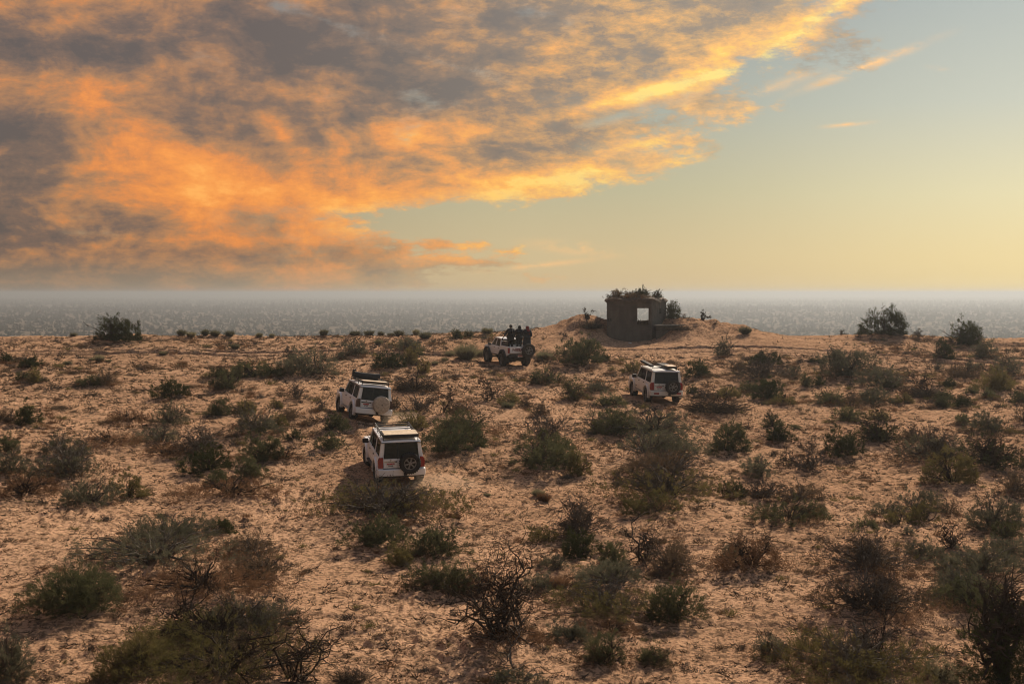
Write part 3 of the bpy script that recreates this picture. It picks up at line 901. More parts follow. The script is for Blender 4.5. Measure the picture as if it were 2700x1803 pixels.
    (27.66, 92.1, 0.58, 0.73, 'airy', 'shrub_tuft', 'small upright tuft under the right crest bushes'),
    (29.58, 90.78, 1.21, 0.84, 'airy', 'desert_bush', 'grey spiky bush on the slope at the right'),
    (31.43, 89.67, 1.83, 1.35, 'airy', 'desert_bush', 'feathery bush near the right edge on the slope'),
    (27.86, 87.11, 2.32, 0.95, 'brown', 'desert_bush', 'dark spreading thicket with grey twigs at the right'),
    (27.6, 80.36, 2.46, 1.11, 'olive', 'desert_bush', 'long dusky thicket near the right edge'),
    (30.83, 107.88, 1.01, 0.65, 'twiggy', 'dead_bush', 'low dead twigs on the crest between two dark bushes'),
    (26.26, 113.2, 0.62, 0.46, 'twiggy', 'shrub_tuft', 'tiny dead tuft on the crest before the drooping bush'),
    (25.45, 82.6, 1.1, 0.46, 'domed', 'desert_bush', 'small flat bush on bright sand at the right'),
    (23.57, 82.53, 1.01, 0.75, 'dead', 'dead_bush', 'dead sticks above the reddish brush heap'),
    (-12.32, 111.48, 0.76, 0.41, 'tuft', 'shrub_tuft', 'pair of joined grass tufts on the crest above the dark bush'),
    (-11.24, 111.69, 0.72, 0.45, 'tuft', 'shrub_tuft', 'broad grass tuft on the crest left of the pickup'),
    (-10.29, 111.66, 0.42, 0.36, 'tuft', 'shrub_tuft', 'narrow tuft right of the broad crest tuft'),
    (-9.41, 110.76, 0.53, 0.31, 'tuft', 'shrub_tuft', 'low tuft in the middle of the crest left of the pickup'),
    (-8.76, 110.47, 0.6, 0.49, 'tuft', 'shrub_tuft', 'fan-shaped tuft standing highest on the crest'),
    (-7.43, 110.25, 0.39, 0.46, 'palet', 'shrub_tuft', 'thin pale tuft on the crest right of the fan-shaped one'),
    (-6.54, 106.92, 0.8, 0.54, 'tuft', 'desert_bush', 'round tuft just below the crest'),
    (-5.72, 104.03, 0.5, 0.42, 'airy', 'shrub_tuft', 'small twiggy tuft under the round crest tuft'),
    (-4.25, 106.31, 1.16, 0.68, 'dome', 'desert_bush', 'dark spreading bush on the crest behind the grey ball'),
    (-3.27, 107.42, 0.81, 0.54, 'dome', 'desert_bush', 'green mound on the crest nearer the pickup'),
    (-1.91, 109.44, 0.78, 0.48, 'palet', 'shrub_tuft', 'pale grass tuft on the crest above the pickup cab'),
    (-2.01, 106.5, 0.54, 0.43, 'airy', 'shrub_tuft', "small tuft right behind the pickup's bonnet"),
    (-14.74, 111.34, 0.46, 0.53, 'tuft', 'shrub_tuft', 'grass tuft on the crest above the large leafy bush'),
    (-11.01, 98.67, 1.61, 1.2, 'greenb', 'desert_bush', 'dark bush with bare stems left of the shaded cluster'),
    (-11.77, 97.65, 0.93, 0.52, 'airy', 'desert_bush', 'pale thin bush joining the dark bush with bare stems'),
    (-7.9, 92.12, 1.88, 1.05, 'dark', 'desert_bush', 'low dark bush opening the shaded cluster'),
    (-7.31, 100.44, 1.78, 1.01, 'greenb', 'desert_bush', 'green upper bush of the shaded cluster'),
    (-6.73, 94.23, 1.28, 1.21, 'olive', 'desert_bush', 'olive-brown bush in the heart of the shaded cluster'),
    (-6.44, 98.72, 0.87, 0.63, 'dome', 'desert_bush', 'small round green bush at the right of the shaded cluster'),
    (-5.5, 89.97, 0.92, 0.97, 'olive', 'desert_bush', 'bright olive feathery bush ending the shaded cluster'),
    (-3.1, 96.45, 1.15, 1.04, 'palet', 'desert_bush', 'round grey-green ball bush left of the pickup'),
    (-4.31, 98.46, 0.57, 0.4, 'palet', 'shrub_tuft', 'pale tuft left of the round grey-green ball'),
    (-4.5, 95.34, 0.32, 0.29, 'palet', 'shrub_tuft', 'tiny pale tuft in front of the round grey-green ball'),
    (-2.23, 98.72, 0.57, 0.44, 'palet', 'shrub_tuft', 'grey tuft between the ball bush and the pickup'),
    (-5.05, 93.48, 0.35, 0.28, 'palet', 'shrub_tuft', 'tiny grey tuft right of the shaded cluster'),
    (-9.88, 105.23, 0.5, 0.39, 'palet', 'shrub_tuft', 'faint grey tuft on the slope under the narrow crest tuft'),
    (2.18, 95.92, 0.92, 0.64, 'palet', 'desert_bush', "pale silvery tuft right of the pickup's spare wheel"),
    (4.33, 92.41, 3.27, 1.57, 'bigdome', 'desert_bush', 'big smooth green dome right of the pickup'),
    (6.02, 92.68, 0.69, 0.59, 'domed', 'desert_bush', 'small dark bush fused to the end of the big green dome'),
    (1.94, 84.35, 2.07, 0.98, 'mixed', 'desert_bush', 'wide dusky bush on a sand hump below the pickup'),
    (7.49, 88.73, 1.15, 0.71, 'olive', 'desert_bush', 'round olive bush by the bonnet of the right-hand car'),
    (4.02, 105.75, 0.5, 0.36, 'twiggy', 'dead_bush', 'dead twigs on the sand between pickup and ruin'),
    (6.0, 107.63, 1.47, 0.87, 'mound', 'brushwood', "brushwood caught on the sand beside the ruin's wall"),
    (5.79, 109.27, 0.67, 0.48, 'dead', 'dead_bush', 'bare sticks on the top of the mound beside the ruin'),
    (13.3, 109.82, 0.67, 0.39, 'twiggy', 'dead_bush', 'dark dead twigs on the mound right of the ruin'),
    (14.81, 110.17, 0.45, 0.45, 'dead', 'dead_bush', "bare sticks on the mound's right shoulder"),
    (15.49, 108.61, 0.37, 0.29, 'twiggy', 'dead_bush', "tiny dead tuft low on the mound's right shoulder"),
    (12.49, 110.24, 1.13, 1.24, 'dark', 'desert_bush', 'dark upright bush growing against the ruin'),
    (12.56, 107.27, 1.9, 0.43, 'mound', 'brushwood', "low brushwood in the shade of the mound's flank"),
    (8.15, 109.4, 1.2, 0.66, 'brown', 'desert_bush', "bushy dry shrub on the left half of the ruin's roof", -0.2749999999999999),
    (10.2, 109.4, 1.7, 0.78, 'brownd', 'desert_bush', "tallest dark shrub on the ruin's roof", -0.2749999999999999),
    (11.15, 109.7, 1.0, 0.62, 'brownd', 'desert_bush', "small dark shrub at the right end of the ruin's roof", -0.3549999999999999),
    (9.1, 109.1, 1.6, 0.52, 'brown', 'desert_bush', "low dry growth between the two shrubs on the ruin's roof", -0.29499999999999993),
    (7.5, 108.9, 1.1, 0.5, 'twiggy', 'dead_bush', "dead twigs trailing over the ruin's left roof corner", -0.4149999999999999),
    (10.0, 108.6, 1.2, 0.28, 'brown', 'dry_grass_tuft', "dry grass hanging over the ruin's front roof edge", -0.3949999999999999),
    (8.6, 108.7, 1.4, 0.26, 'brown', 'dry_grass_tuft', "dry grass fringe along the ruin's left roof edge", -0.3949999999999999),
    (10.55, 115.2, 1.5, 0.85, 'twiggy', 'dead_bush', 'bare twigs seen through the window of the ruin', None),
    (12.35, 111.0, 0.55, 1.5, 'airy', 'desert_bush', "thin straggly shrub hanging at the ruin's right wall", None),
]


# ================================================================== ground
# ruts: the tracks that cross the slope under the ruin, and those behind the cars (x, y points, width, depth)
TRACKS = [
    ([(-35.8, 99.32), (-29.64, 100.92), (-23.11, 101.82), (-13.66, 102.32), (-9.36, 100.14), (-2.66, 99.48), (0.0, 100.04), (3.47, 99.92), (6.73, 100.82), (10.9, 102.08), (15.01, 102.2), (18.88, 101.02), (21.61, 101.18), (25.47, 100.42), (28.51, 97.06), (31.32, 93.8), (33.38, 92.56)], 0.36, 0.24),
    ([(-35.27, 97.84), (-29.34, 99.9), (-22.87, 100.76), (-13.45, 100.76), (-9.25, 99.0), (-2.63, 98.34), (0.0, 99.02), (3.37, 97.1), (6.56, 98.28), (10.7, 100.2), (14.79, 100.74), (18.57, 99.38), (21.18, 99.14), (24.93, 98.26), (28.03, 95.4), (30.87, 92.44), (32.93, 91.3)], 0.30, 0.15),
    ([(-5.2, 53.6), (-4.2, 50.0), (-1.5, 46.5), (4.0, 43.8), (10.0, 42.8), (18.0, 43.4)], 0.28, 0.05),
    ([(-3.6, 53.4), (-2.6, 50.4), (-0.2, 47.8), (4.4, 45.3), (10.2, 44.3), (18.0, 44.9)], 0.28, 0.05),
    ([(-7.9, 68.4), (-7.4, 64.5), (-6.4, 61.0), (-5.4, 57.6)], 0.36, 0.14),
    ([(-6.2, 68.2), (-5.8, 64.8), (-4.9, 61.2), (-4.0, 58.0)], 0.36, 0.14),
    ([(-13.0, 37.2), (-9.5, 36.0), (-6.5, 35.2), (-4.0, 34.8)], 0.24, 0.05),
    ([(-13.0, 39.0), (-9.5, 37.6), (-6.5, 36.8), (-4.0, 36.2)], 0.24, 0.05),
    ([(7.2, 76.4), (8.0, 72.0), (9.6, 67.5), (12.0, 63.0)], 0.34, 0.10),
    ([(8.9, 76.4), (9.7, 72.2), (11.2, 68.2), (13.4, 64.0)], 0.34, 0.10),
    ([(2.0, 36.4), (7.0, 35.6), (13.0, 36.0)], 0.24, 0.04),
]
# lines of footprints on the smooth sand round the ruin
STEPS = [[(9.9, 105.9), (10.6, 104.2), (11.4, 102.8)], [(10.6, 106.6), (14.0, 106.8), (18.0, 106.2), (22.0, 104.6)], [(17.2, 107.2), (20.0, 105.4), (24.0, 103.2)],
         [(22.0, 107.0), (25.0, 106.2), (29.0, 105.4)]]


def seg_dist(x, y, pts):
    d = np.full(np.shape(x), 1e9)
    for (ax, ay), (bx, by) in zip(pts, pts[1:]):
        ux, uy = bx - ax, by - ay
        t = np.clip(((x - ax) * ux + (y - ay) * uy) / (ux * ux + uy * uy), 0, 1)
        d = np.minimum(d, np.hypot(x - ax - t * ux, y - ay - t * uy))
    return d


def smooth_path(pts, n=10):
    P = np.array(pts, float)
    out = []
    for i in range(len(P) - 1):
        p0, p1, p2, p3 = P[max(i - 1, 0)], P[i], P[i + 1], P[min(i + 2, len(P) - 1)]
        for t in np.linspace(0, 1, n, endpoint=False):
            out.append(0.5 * (2 * p1 + (p2 - p0) * t + (2 * p0 - 5 * p1 + 4 * p2 - p3) * t * t + (3 * p1 - p0 - 3 * p2 + p3) * t ** 3))
    out.append(P[-1])
    return [tuple(p) for p in out]


TRACKS = [(smooth_path(p, 4), w, d) for p, w, d in TRACKS]


def plant_humps(x, y):
    """sand heaped up round the plants"""
    z = np.zeros(np.shape(x))
    xf, yf = np.ravel(x), np.ravel(y)
    zf = z.ravel()
    for (px, py, w, h, style, *rest) in PLANTS:
        if len(rest) > 2 and rest[2] is not None:
            continue
        if style in ('tuft', 'palet', 'rustt') or w < 0.7:
            k = 0.05
        elif style.startswith('dead'):
            k = 0.06
        else:
            k = min(0.30, 0.09 * w)
        rad = 0.62 * w
        m = np.nonzero((np.abs(xf - px) < rad * 2.4) & (np.abs(yf - py) < rad * 2.4))[0]
        if len(m):
            g = np.exp(-((xf[m] - px) ** 2 + (yf[m] - py) ** 2) / (rad * rad))
            zf[m] = np.maximum(zf[m], k * g)
    return zf.reshape(np.shape(x))


def car_pad(x, y):
    w = np.zeros(np.shape(x))
    for (vx, vy, vz, head, *_r) in VEH.values():
        h = math.radians(head)
        f = (x - vx) * -math.sin(h) + (y - vy) * math.cos(h)
        s = (x - vx) * math.cos(h) + (y - vy) * math.sin(h)
        d = np.maximum(np.abs(f - 1.4) / 2.4, np.abs(s) / 1.25)
        w = np.maximum(w, 1 - sstep(0.8, 1.25, d))
    return w


def ground_z(x, y, fine=True):
    """height of the ground in the scene"""
    x = np.asarray(x, dtype=np.float64)
    y = np.asarray(y, dtype=np.float64)
    x, y = np.broadcast_arrays(x, y)
    pad = car_pad(x, y)
    z = base_height(x, y) + CAM_Z + plant_humps(x, y) * (1 - pad)
    if fine:
        r = np.hypot(x, y)
        near = 1 - sstep(116, 140, r)
        # smooth wind-blown sand round the ruin, trampled lumps everywhere else
        smooth_zone = sstep(0.5, 3, x) * (1 - sstep(22, 32, x)) * sstep(97.5, 100.0, y)
        patch = np.clip(0.70 + 1.1 * perlin(x / 3.4, y / 3.8, 5) + 0.5 * perlin(x / 9.0, y / 9.0, 22), 0.12, 1.35)
        for pts, w, d in TRACKS:
            xs = [p[0] for p in pts]
            ys = [p[1] for p in pts]
            m = (x > min(xs) - 1) & (x < max(xs) + 1) & (y > min(ys) - 1) & (y < max(ys) + 1)
            if m.any():
                patch[m] = patch[m] * (1 - 0.9 * np.exp(-(seg_dist(x[m], y[m], pts) / (w * 1.9)) ** 4))
        lump = near * (1 - 0.86 * smooth_zone) * (1 - 0.85 * pad) * patch
        a = perlin(x / 0.62 + 0.3 * perlin(x / 0.9, y / 0.9, 20), y / 0.70, 6)
        b = perlin(x / 0.30 + 3.1, y / 0.36, 8)
        c = perlin(x / 1.7, y / 1.5, 9)
        q = perlin(x / 0.17, y / 0.20, 21)
        z = z + lump * (0.10 * np.abs(a) + 0.21 * np.clip(b - 0.02, 0, None) + 0.10 * np.abs(q) + 0.06 * c)
        rip = near * smooth_zone * (1 - pad)
        z = z + rip * 0.012 * np.sin((x * 0.5 + y * 2.4 + 1.6 * perlin(x / 2.0, y / 2.0, 12)) * 6.0)
        for pts, w, d in TRACKS:
            xs = [p[0] for p in pts]
            ys = [p[1] for p in pts]
            m = (x > min(xs) - 1) & (x < max(xs) + 1) & (y > min(ys) - 1) & (y < max(ys) + 1)
            if m.any():
                q = seg_dist(x[m], y[m], pts) / w
                zz = z[m]
                flat = np.exp(-q ** 4)
                zz = zz - d * flat + 0.6 * d * np.exp(-((q - 1.5) / 0.5) ** 2)
                z = z.copy() if not z.flags.writeable else z
                z[m] = zz
        for pts in STEPS:
            pp = smooth_path(pts, 6)
            for i, (ax, ay) in enumerate(pp):
                ox = 0.14 if i % 2 else -0.14
                m = (np.abs(x - ax - ox) < 0.6) & (np.abs(y - ay) < 0.6)
                if m.any():
                    z[m] = z[m] - 0.09 * np.exp(-(((x[m] - ax - ox) / 0.16) ** 2 + ((y[m] - ay) / 0.2) ** 2))
    return z


def gz(x, y, fine=True):
    return float(ground_z(np.array([float(x)]), np.array([float(y)]), fine)[0])


def build_ground():
    fine_a = np.linspace(-24.0, 24.0, 660)
    a = np.concatenate([np.arange(-180, -26, 3.5), fine_a, np.arange(29, 180, 3.5)])
    rs = [0.5, 4, 8, 12, 16, 20, 23, 25.5, 27]
    r = 27.0
    while r < 117:
        r += float(np.clip(r * r / (8.0 * 1422) * 0.7, 0.07, 0.21))
        rs.append(r)
    while r < 16000:
        r *= 1.035 if r < 400 else 1.055
        rs.append(r)
    rs = np.array(rs)
    A, RR = np.meshgrid(np.radians(a), rs)
    x, y = RR * np.sin(A), RR * np.cos(A)
    z = ground_z(x, y)
    na, nr = len(a), len(rs)
    v = np.stack([x.ravel(), y.ravel(), z.ravel()], 1)
    i = np.arange(nr - 1)[:, None] * na
    j = np.arange(na)[None, :]
    j2 = (j + 1) % na
    f = np.stack([i + j, i + na + j, i + na + j2, i + j2], -1).reshape(-1, 4)[:, ::-1]
    # the little disc under the camera
    me = mesh_np('sand_ground', v, f, M['sand'], smooth=True)
    o = link(bpy.data.objects.new('sand_ground', me))
    return tag(o, 'trampled sandy desert ground running out to a hazy plain', kind='structure')


def sand_material():
    m, b = new_mat('sand')
    t = m.node_tree
    g = t.nodes.new('ShaderNodeNewGeometry')
    pos = E(g.outputs['Position'])
    n1 = e_noise(pos, 0.14, 3.0, 0.6)
    n2 = e_noise(pos, 1.1, 5.0, 0.65)
    n3 = e_noise(pos, 7.0, 4.0, 0.7)
    sandc = e_mix(e_smooth(0.35, 0.65, n1), (0.43, 0.256, 0.152), (0.51, 0.312, 0.190))
    sandc = e_mix(e_smooth(0.40, 0.75, n2, 0.0, 0.55), sandc, (0.29, 0.168, 0.096))
    litter = e_smooth(0.48, 0.57, n3 + (n2 - 0.5) * 0.30)
    c = e_mix(litter * 0.78, sandc, (0.115, 0.074, 0.047))
    # beyond the ridge the plain is covered with greyer gravel and dead ground cover
    ln = t.nodes.new('ShaderNodeVectorMath')
    ln.operation = 'LENGTH'
    t.links.new(pos.s, ln.inputs[0])
    n4 = e_noise(pos, 0.022, 3.0, 0.55)
    plainc = e_mix(e_smooth(0.35, 0.65, n4), (0.075, 0.062, 0.048), (0.145, 0.112, 0.082))
    c = e_mix(e_smooth(130.0, 260.0, E(ln.outputs['Value'])), c, plainc)
    t.links.new(c.s, b.inputs['Base Color'])
    b.inputs['Roughness'].default_value = 0.95
    b.inputs['Specular IOR Level'].default_value = 0.0
    bn = t.nodes.new('ShaderNodeBump')
    bn.inputs['Strength'].default_value = 0.8
    bn.inputs['Distance'].default_value = 0.14
    t.links.new(n3.s, bn.inputs['Height'])
    t.links.new(bn.outputs[0], b.inputs['Normal'])
    return m


M['sand'] = sand_material()
build_ground()


def scatter_nodes(o, coll, seed=0):
    """instances of the shapes in coll on the points of o, sized by the attribute 'size'"""
    ng = bpy.data.node_groups.new('scatter', 'GeometryNodeTree')
    ng.interface.new_socket('Geometry', in_out='INPUT', socket_type='NodeSocketGeometry')
    ng.interface.new_socket('Geometry', in_out='OUTPUT', socket_type='NodeSocketGeometry')
    nin, nout = ng.nodes.new('NodeGroupInput'), ng.nodes.new('NodeGroupOutput')
    iop = ng.nodes.new('GeometryNodeInstanceOnPoints')
    ci = ng.nodes.new('GeometryNodeCollectionInfo')
    ci.inputs['Collection'].default_value = coll
    ci.inputs['Separate Children'].default_value = True
    ci.inputs['Reset Children'].default_value = True
    na = ng.nodes.new('GeometryNodeInputNamedAttribute')
    na.data_type = 'FLOAT'
    na.inputs[0].default_value = 'size'
    rv = ng.nodes.new('FunctionNodeRandomValue')
    rv.data_type = 'FLOAT'
    rv.inputs[2].default_value = 0.0
    rv.inputs[3].default_value = 6.283
    cx = ng.nodes.new('ShaderNodeCombineXYZ')
    ng.links.new(rv.outputs[1], cx.inputs[2])
    iop.inputs['Pick Instance'].default_value = True
    ng.links.new(nin.outputs[0], iop.inputs['Points'])
    ng.links.new(ci.outputs[0], iop.inputs['Instance'])
    ng.links.new(cx.outputs[0], iop.inputs['Rotation'])
    ng.links.new(na.outputs[0], iop.inputs['Scale'])
    ng.links.new(iop.outputs[0], nout.inputs[0])
    md = o.modifiers.new('scatter', 'NODES')
    md.node_group = ng


def points_object(name, P):
    me = bpy.data.meshes.new(name)
    me.vertices.add(len(P))
    me.vertices.foreach_set('co', np.ascontiguousarray(P[:, :3], dtype=np.float32).ravel())
    at = me.attributes.new('size', 'FLOAT', 'POINT')
    at.data.foreach_set('value', P[:, 3].astype(np.float32))
    return link(bpy.data.objects.new(name, me))


# ================================================================== vehicles
M['paint'] = mat_paint('white_paint', (0.84, 0.83, 0.83))
M['paint_warm'] = mat_paint('cream_paint', (0.78, 0.77, 0.74), amount=0.35)
M['black_plastic'] = mat_plain('black_plastic', (0.022, 0.022, 0.024), 0.6)
M['rubber'] = mat_plain('tyre_rubber', (0.022, 0.021, 0.020), 0.85, bump=0.3, scale=30)
M['dusty_rubber'] = mat_plain('dusty_rubber', (0.050, 0.042, 0.035), 0.9, bump=0.3, scale=30, var=0.3)
M['alloy'] = mat_plain('alloy', (0.20, 0.195, 0.19), 0.45, 0.3, 0.3)
M['rim_dark'] = mat_plain('rim_hollow', (0.02, 0.02, 0.02), 0.7)
M['lamp_red'] = mat_plain('lamp_red', (0.28, 0.018, 0.020), 0.25, spec=0.6)
M['lamp_smoke'] = mat_plain('lamp_smoke', (0.060, 0.030, 0.026), 0.35, spec=0.6)
M['lamp_clear'] = mat_plain('lamp_clear', (0.55, 0.55, 0.55), 0.2, spec=0.6)
M['plate_white'] = mat_plain('plate_white', (0.72, 0.70, 0.66), 0.5)
M['plate_red'] = mat_plain('plate_red', (0.42, 0.035, 0.030), 0.5)
M['ink'] = mat_plain('plate_ink', (0.015, 0.015, 0.015), 0.6)
M['letter_red'] = mat_plain('letter_maroon', (0.16, 0.014, 0.020), 0.5)
M['tan_cover'] = mat_plain('tan_cover', (0.46, 0.38, 0.30), 0.9, bump=0.4, scale=9, var=0.2)
M['tan_board'] = mat_plain('tan_board', (0.50, 0.38, 0.26), 0.85, bump=0.3, scale=8, var=0.2)
M['seat'] = mat_plain('seat_cloth', (0.10, 0.085, 0.07), 0.9)
M['chassis'] = mat_plain('chassis', (0.028, 0.024, 0.021), 0.85)
M['chrome'] = mat_plain('chrome', (0.45, 0.44, 0.42), 0.3, 0.8)
M['glass'] = mat_glass('tinted_glass')
M['glass_clear'] = mat_glass('clear_glass', (0.55, 0.58, 0.56), 0.78)
M['canvas'] = mat_plain('dark_canvas', (0.030, 0.030, 0.032), 0.9, bump=0.4, scale=10)
M['box_brown'] = mat_plain('crate_brown', (0.10, 0.065, 0.045), 0.8)


def lettering(text, size, mat, name, parent, loc, rot, depth=0.006, squeeze=1.0, bold=0.0):
    cu = bpy.data.curves.new(name, 'FONT')
    cu.body = text
    cu.size = size
    cu.extrude = depth
    cu.offset = bold
    cu.align_x = 'CENTER'
    cu.align_y = 'CENTER'
    tmp = bpy.data.objects.new(name, cu)
    COL.objects.link(tmp)
    dg = bpy.context.evaluated_depsgraph_get()
    me = bpy.data.meshes.new_from_object(tmp.evaluated_get(dg))
    bpy.data.objects.remove(tmp)
    me.materials.clear()
    me.materials.append(mat)
    o = bpy.data.objects.new(name, me)
    o.location = loc
    o.rotation_euler = rot
    o.scale = (squeeze, 1, 1)
    return link(o, parent)


def arch(cy, cz, r, a0, a1, n=10):
    return [(cy + r * math.cos(R(a0 + (a1 - a0) * i / n)), cz + r * math.sin(R(a0 + (a1 - a0) * i / n))) for i in range(n + 1)]


def make_wheel(root, name, x, y, z, rad, width, side, steer=0.0, tyre='rubber', spokes=6, rim_mat='alloy', axis='x'):
    """a wheel: tyre and rim under an empty so that it can turn as one part"""
    w = bpy.data.objects.new(name, None)
    w.empty_display_size = 0.2
    w.location = (x, y, z)
    w.rotation_euler = (0, 0, steer)
    link(w, root)
    hw = width / 2
    rr = rad * 0.60
    mb = MB()
    prof = [(-hw * 0.80, rr), (-hw, rr * 1.12), (-hw, rad * 0.86), (-hw * 0.86, rad * 0.96), (-hw * 0.45, rad), (hw * 0.45, rad), (hw * 0.86, rad * 0.96),
            (hw, rad * 0.86), (hw, rr * 1.12), (hw * 0.80, rr)]
    mb.lathe(prof, 30, axis, closed=True)
    # tread blocks
    for k in range(30):
        a = 2 * math.pi * (k + 0.5) / 30
        for s in (-1, 1):
            c, sn = math.cos(a), math.sin(a)
            t = (-sn, c)
            pts = []
            for u, v_ in ((-0.022, 0.97), (0.022, 0.97), (0.022, 1.025), (-0.022, 1.025)):
                pts.append((c * rad * v_ + t[0] * u, sn * rad * v_ + t[1] * u))
            lo, hi = sorted((s * hw * 0.35, s * hw * 0.92))
            if axis == 'x':
                mb.prism(pts, 'x', lo, hi)
            else:
                mb.prism([(p[1], p[0]) for p in pts], 'y', lo, hi)
    mb.build('tyre', M[tyre], w, smooth=True)
    # rim: barrel, face ring, spokes, hub
    mb = MB()
    f = side * hw * 0.72
    b = -side * hw * 0.7
    mb.lathe([(b, rr * 0.99), (f, rr * 0.99), (f, rr * 0.88), (b, rr * 0.90)], 28, axis, closed=True)
    mb.lathe([(f * 0.55, 0.01), (f * 0.55, rr * 0.26), (f * 0.98, rr * 0.22), (f * 1.0, 0.01)], 16, axis)
    for k in range(spokes):
        a = 2 * math.pi * (k + 0.25) / spokes
        c, sn = math.cos(a), math.sin(a)
        t = (-sn, c)
        pts = [(c * rr * q + t[0] * u * rr, sn * rr * q + t[1] * u * rr) for q, u in ((0.18, -0.09), (0.18, 0.09), (0.92, 0.15), (0.92, -0.15))]
        lo, hi = sorted((f * 0.62, f * 0.94))
        if axis == 'x':
            mb.prism(pts, 'x', lo, hi)
        else:
            mb.prism([(p[1], p[0]) for p in pts], 'y', lo, hi)
    mb.build('rim', M[rim_mat], w, smooth=True)
    mb = MB()
    mb.lathe([(f * 0.18, 0.01), (f * 0.18, rr * 0.9), (f * 0.26, rr * 0.9), (f * 0.26, 0.01)], 24, axis)
    mb.build('brake_disc', M['rim_dark'], w, smooth=False)
    return w


def number_plate(root, x, y, z, w, h, digits, tilt=0.0):
    """white plate with a red band of lettering along its top, facing back"""
    p = MB().box(x - w / 2, x + w / 2, y - 0.012, y, z - h / 2, z + h / 2).build('number_plate', M['plate_white'], root, 0.003, seg=1)
    MB().box(x - w * 0.47, x + w * 0.47, y - 0.017, y - 0.0125, z + h * 0.08, z + h * 0.46).build('red_band', M['plate_red'], p, smooth=False)
    rot = (R(90), 0, 0)
    lettering(digits, h * 0.50, M['ink'], 'digits', p, (x, y - 0.016, z - h * 0.21), rot, 0.003, 1.02, 0.002)
    lettering('U.A.E', h * 0.20, M['plate_white'], 'country_letters', p, (x - w * 0.24, y - 0.020, z + h * 0.27), rot, 0.002, 1.3)
    lettering('A.D', h * 0.20, M['plate_white'], 'city_letters', p, (x + w * 0.28, y - 0.020, z + h * 0.27), rot, 0.002, 1.3)
    return p


def tumble(belt=1.14, top=1.82, amount=0.115, low=0.72):
    """body sides lean in above the belt line and tuck under below"""
    def fn(co):
        k = 1.0
        if co.z > belt - 0.12:
            k -= 0.03 * min(1, (co.z - belt + 0.12) / 0.12)
        if co.z > belt:
            k -= amount * (co.z - belt) / (top - belt)
        if co.z < low:
            k -= 0.06 * (low - co.z) / 0.25
        return Vector((co.x * k, co.y, co.z))
    return fn


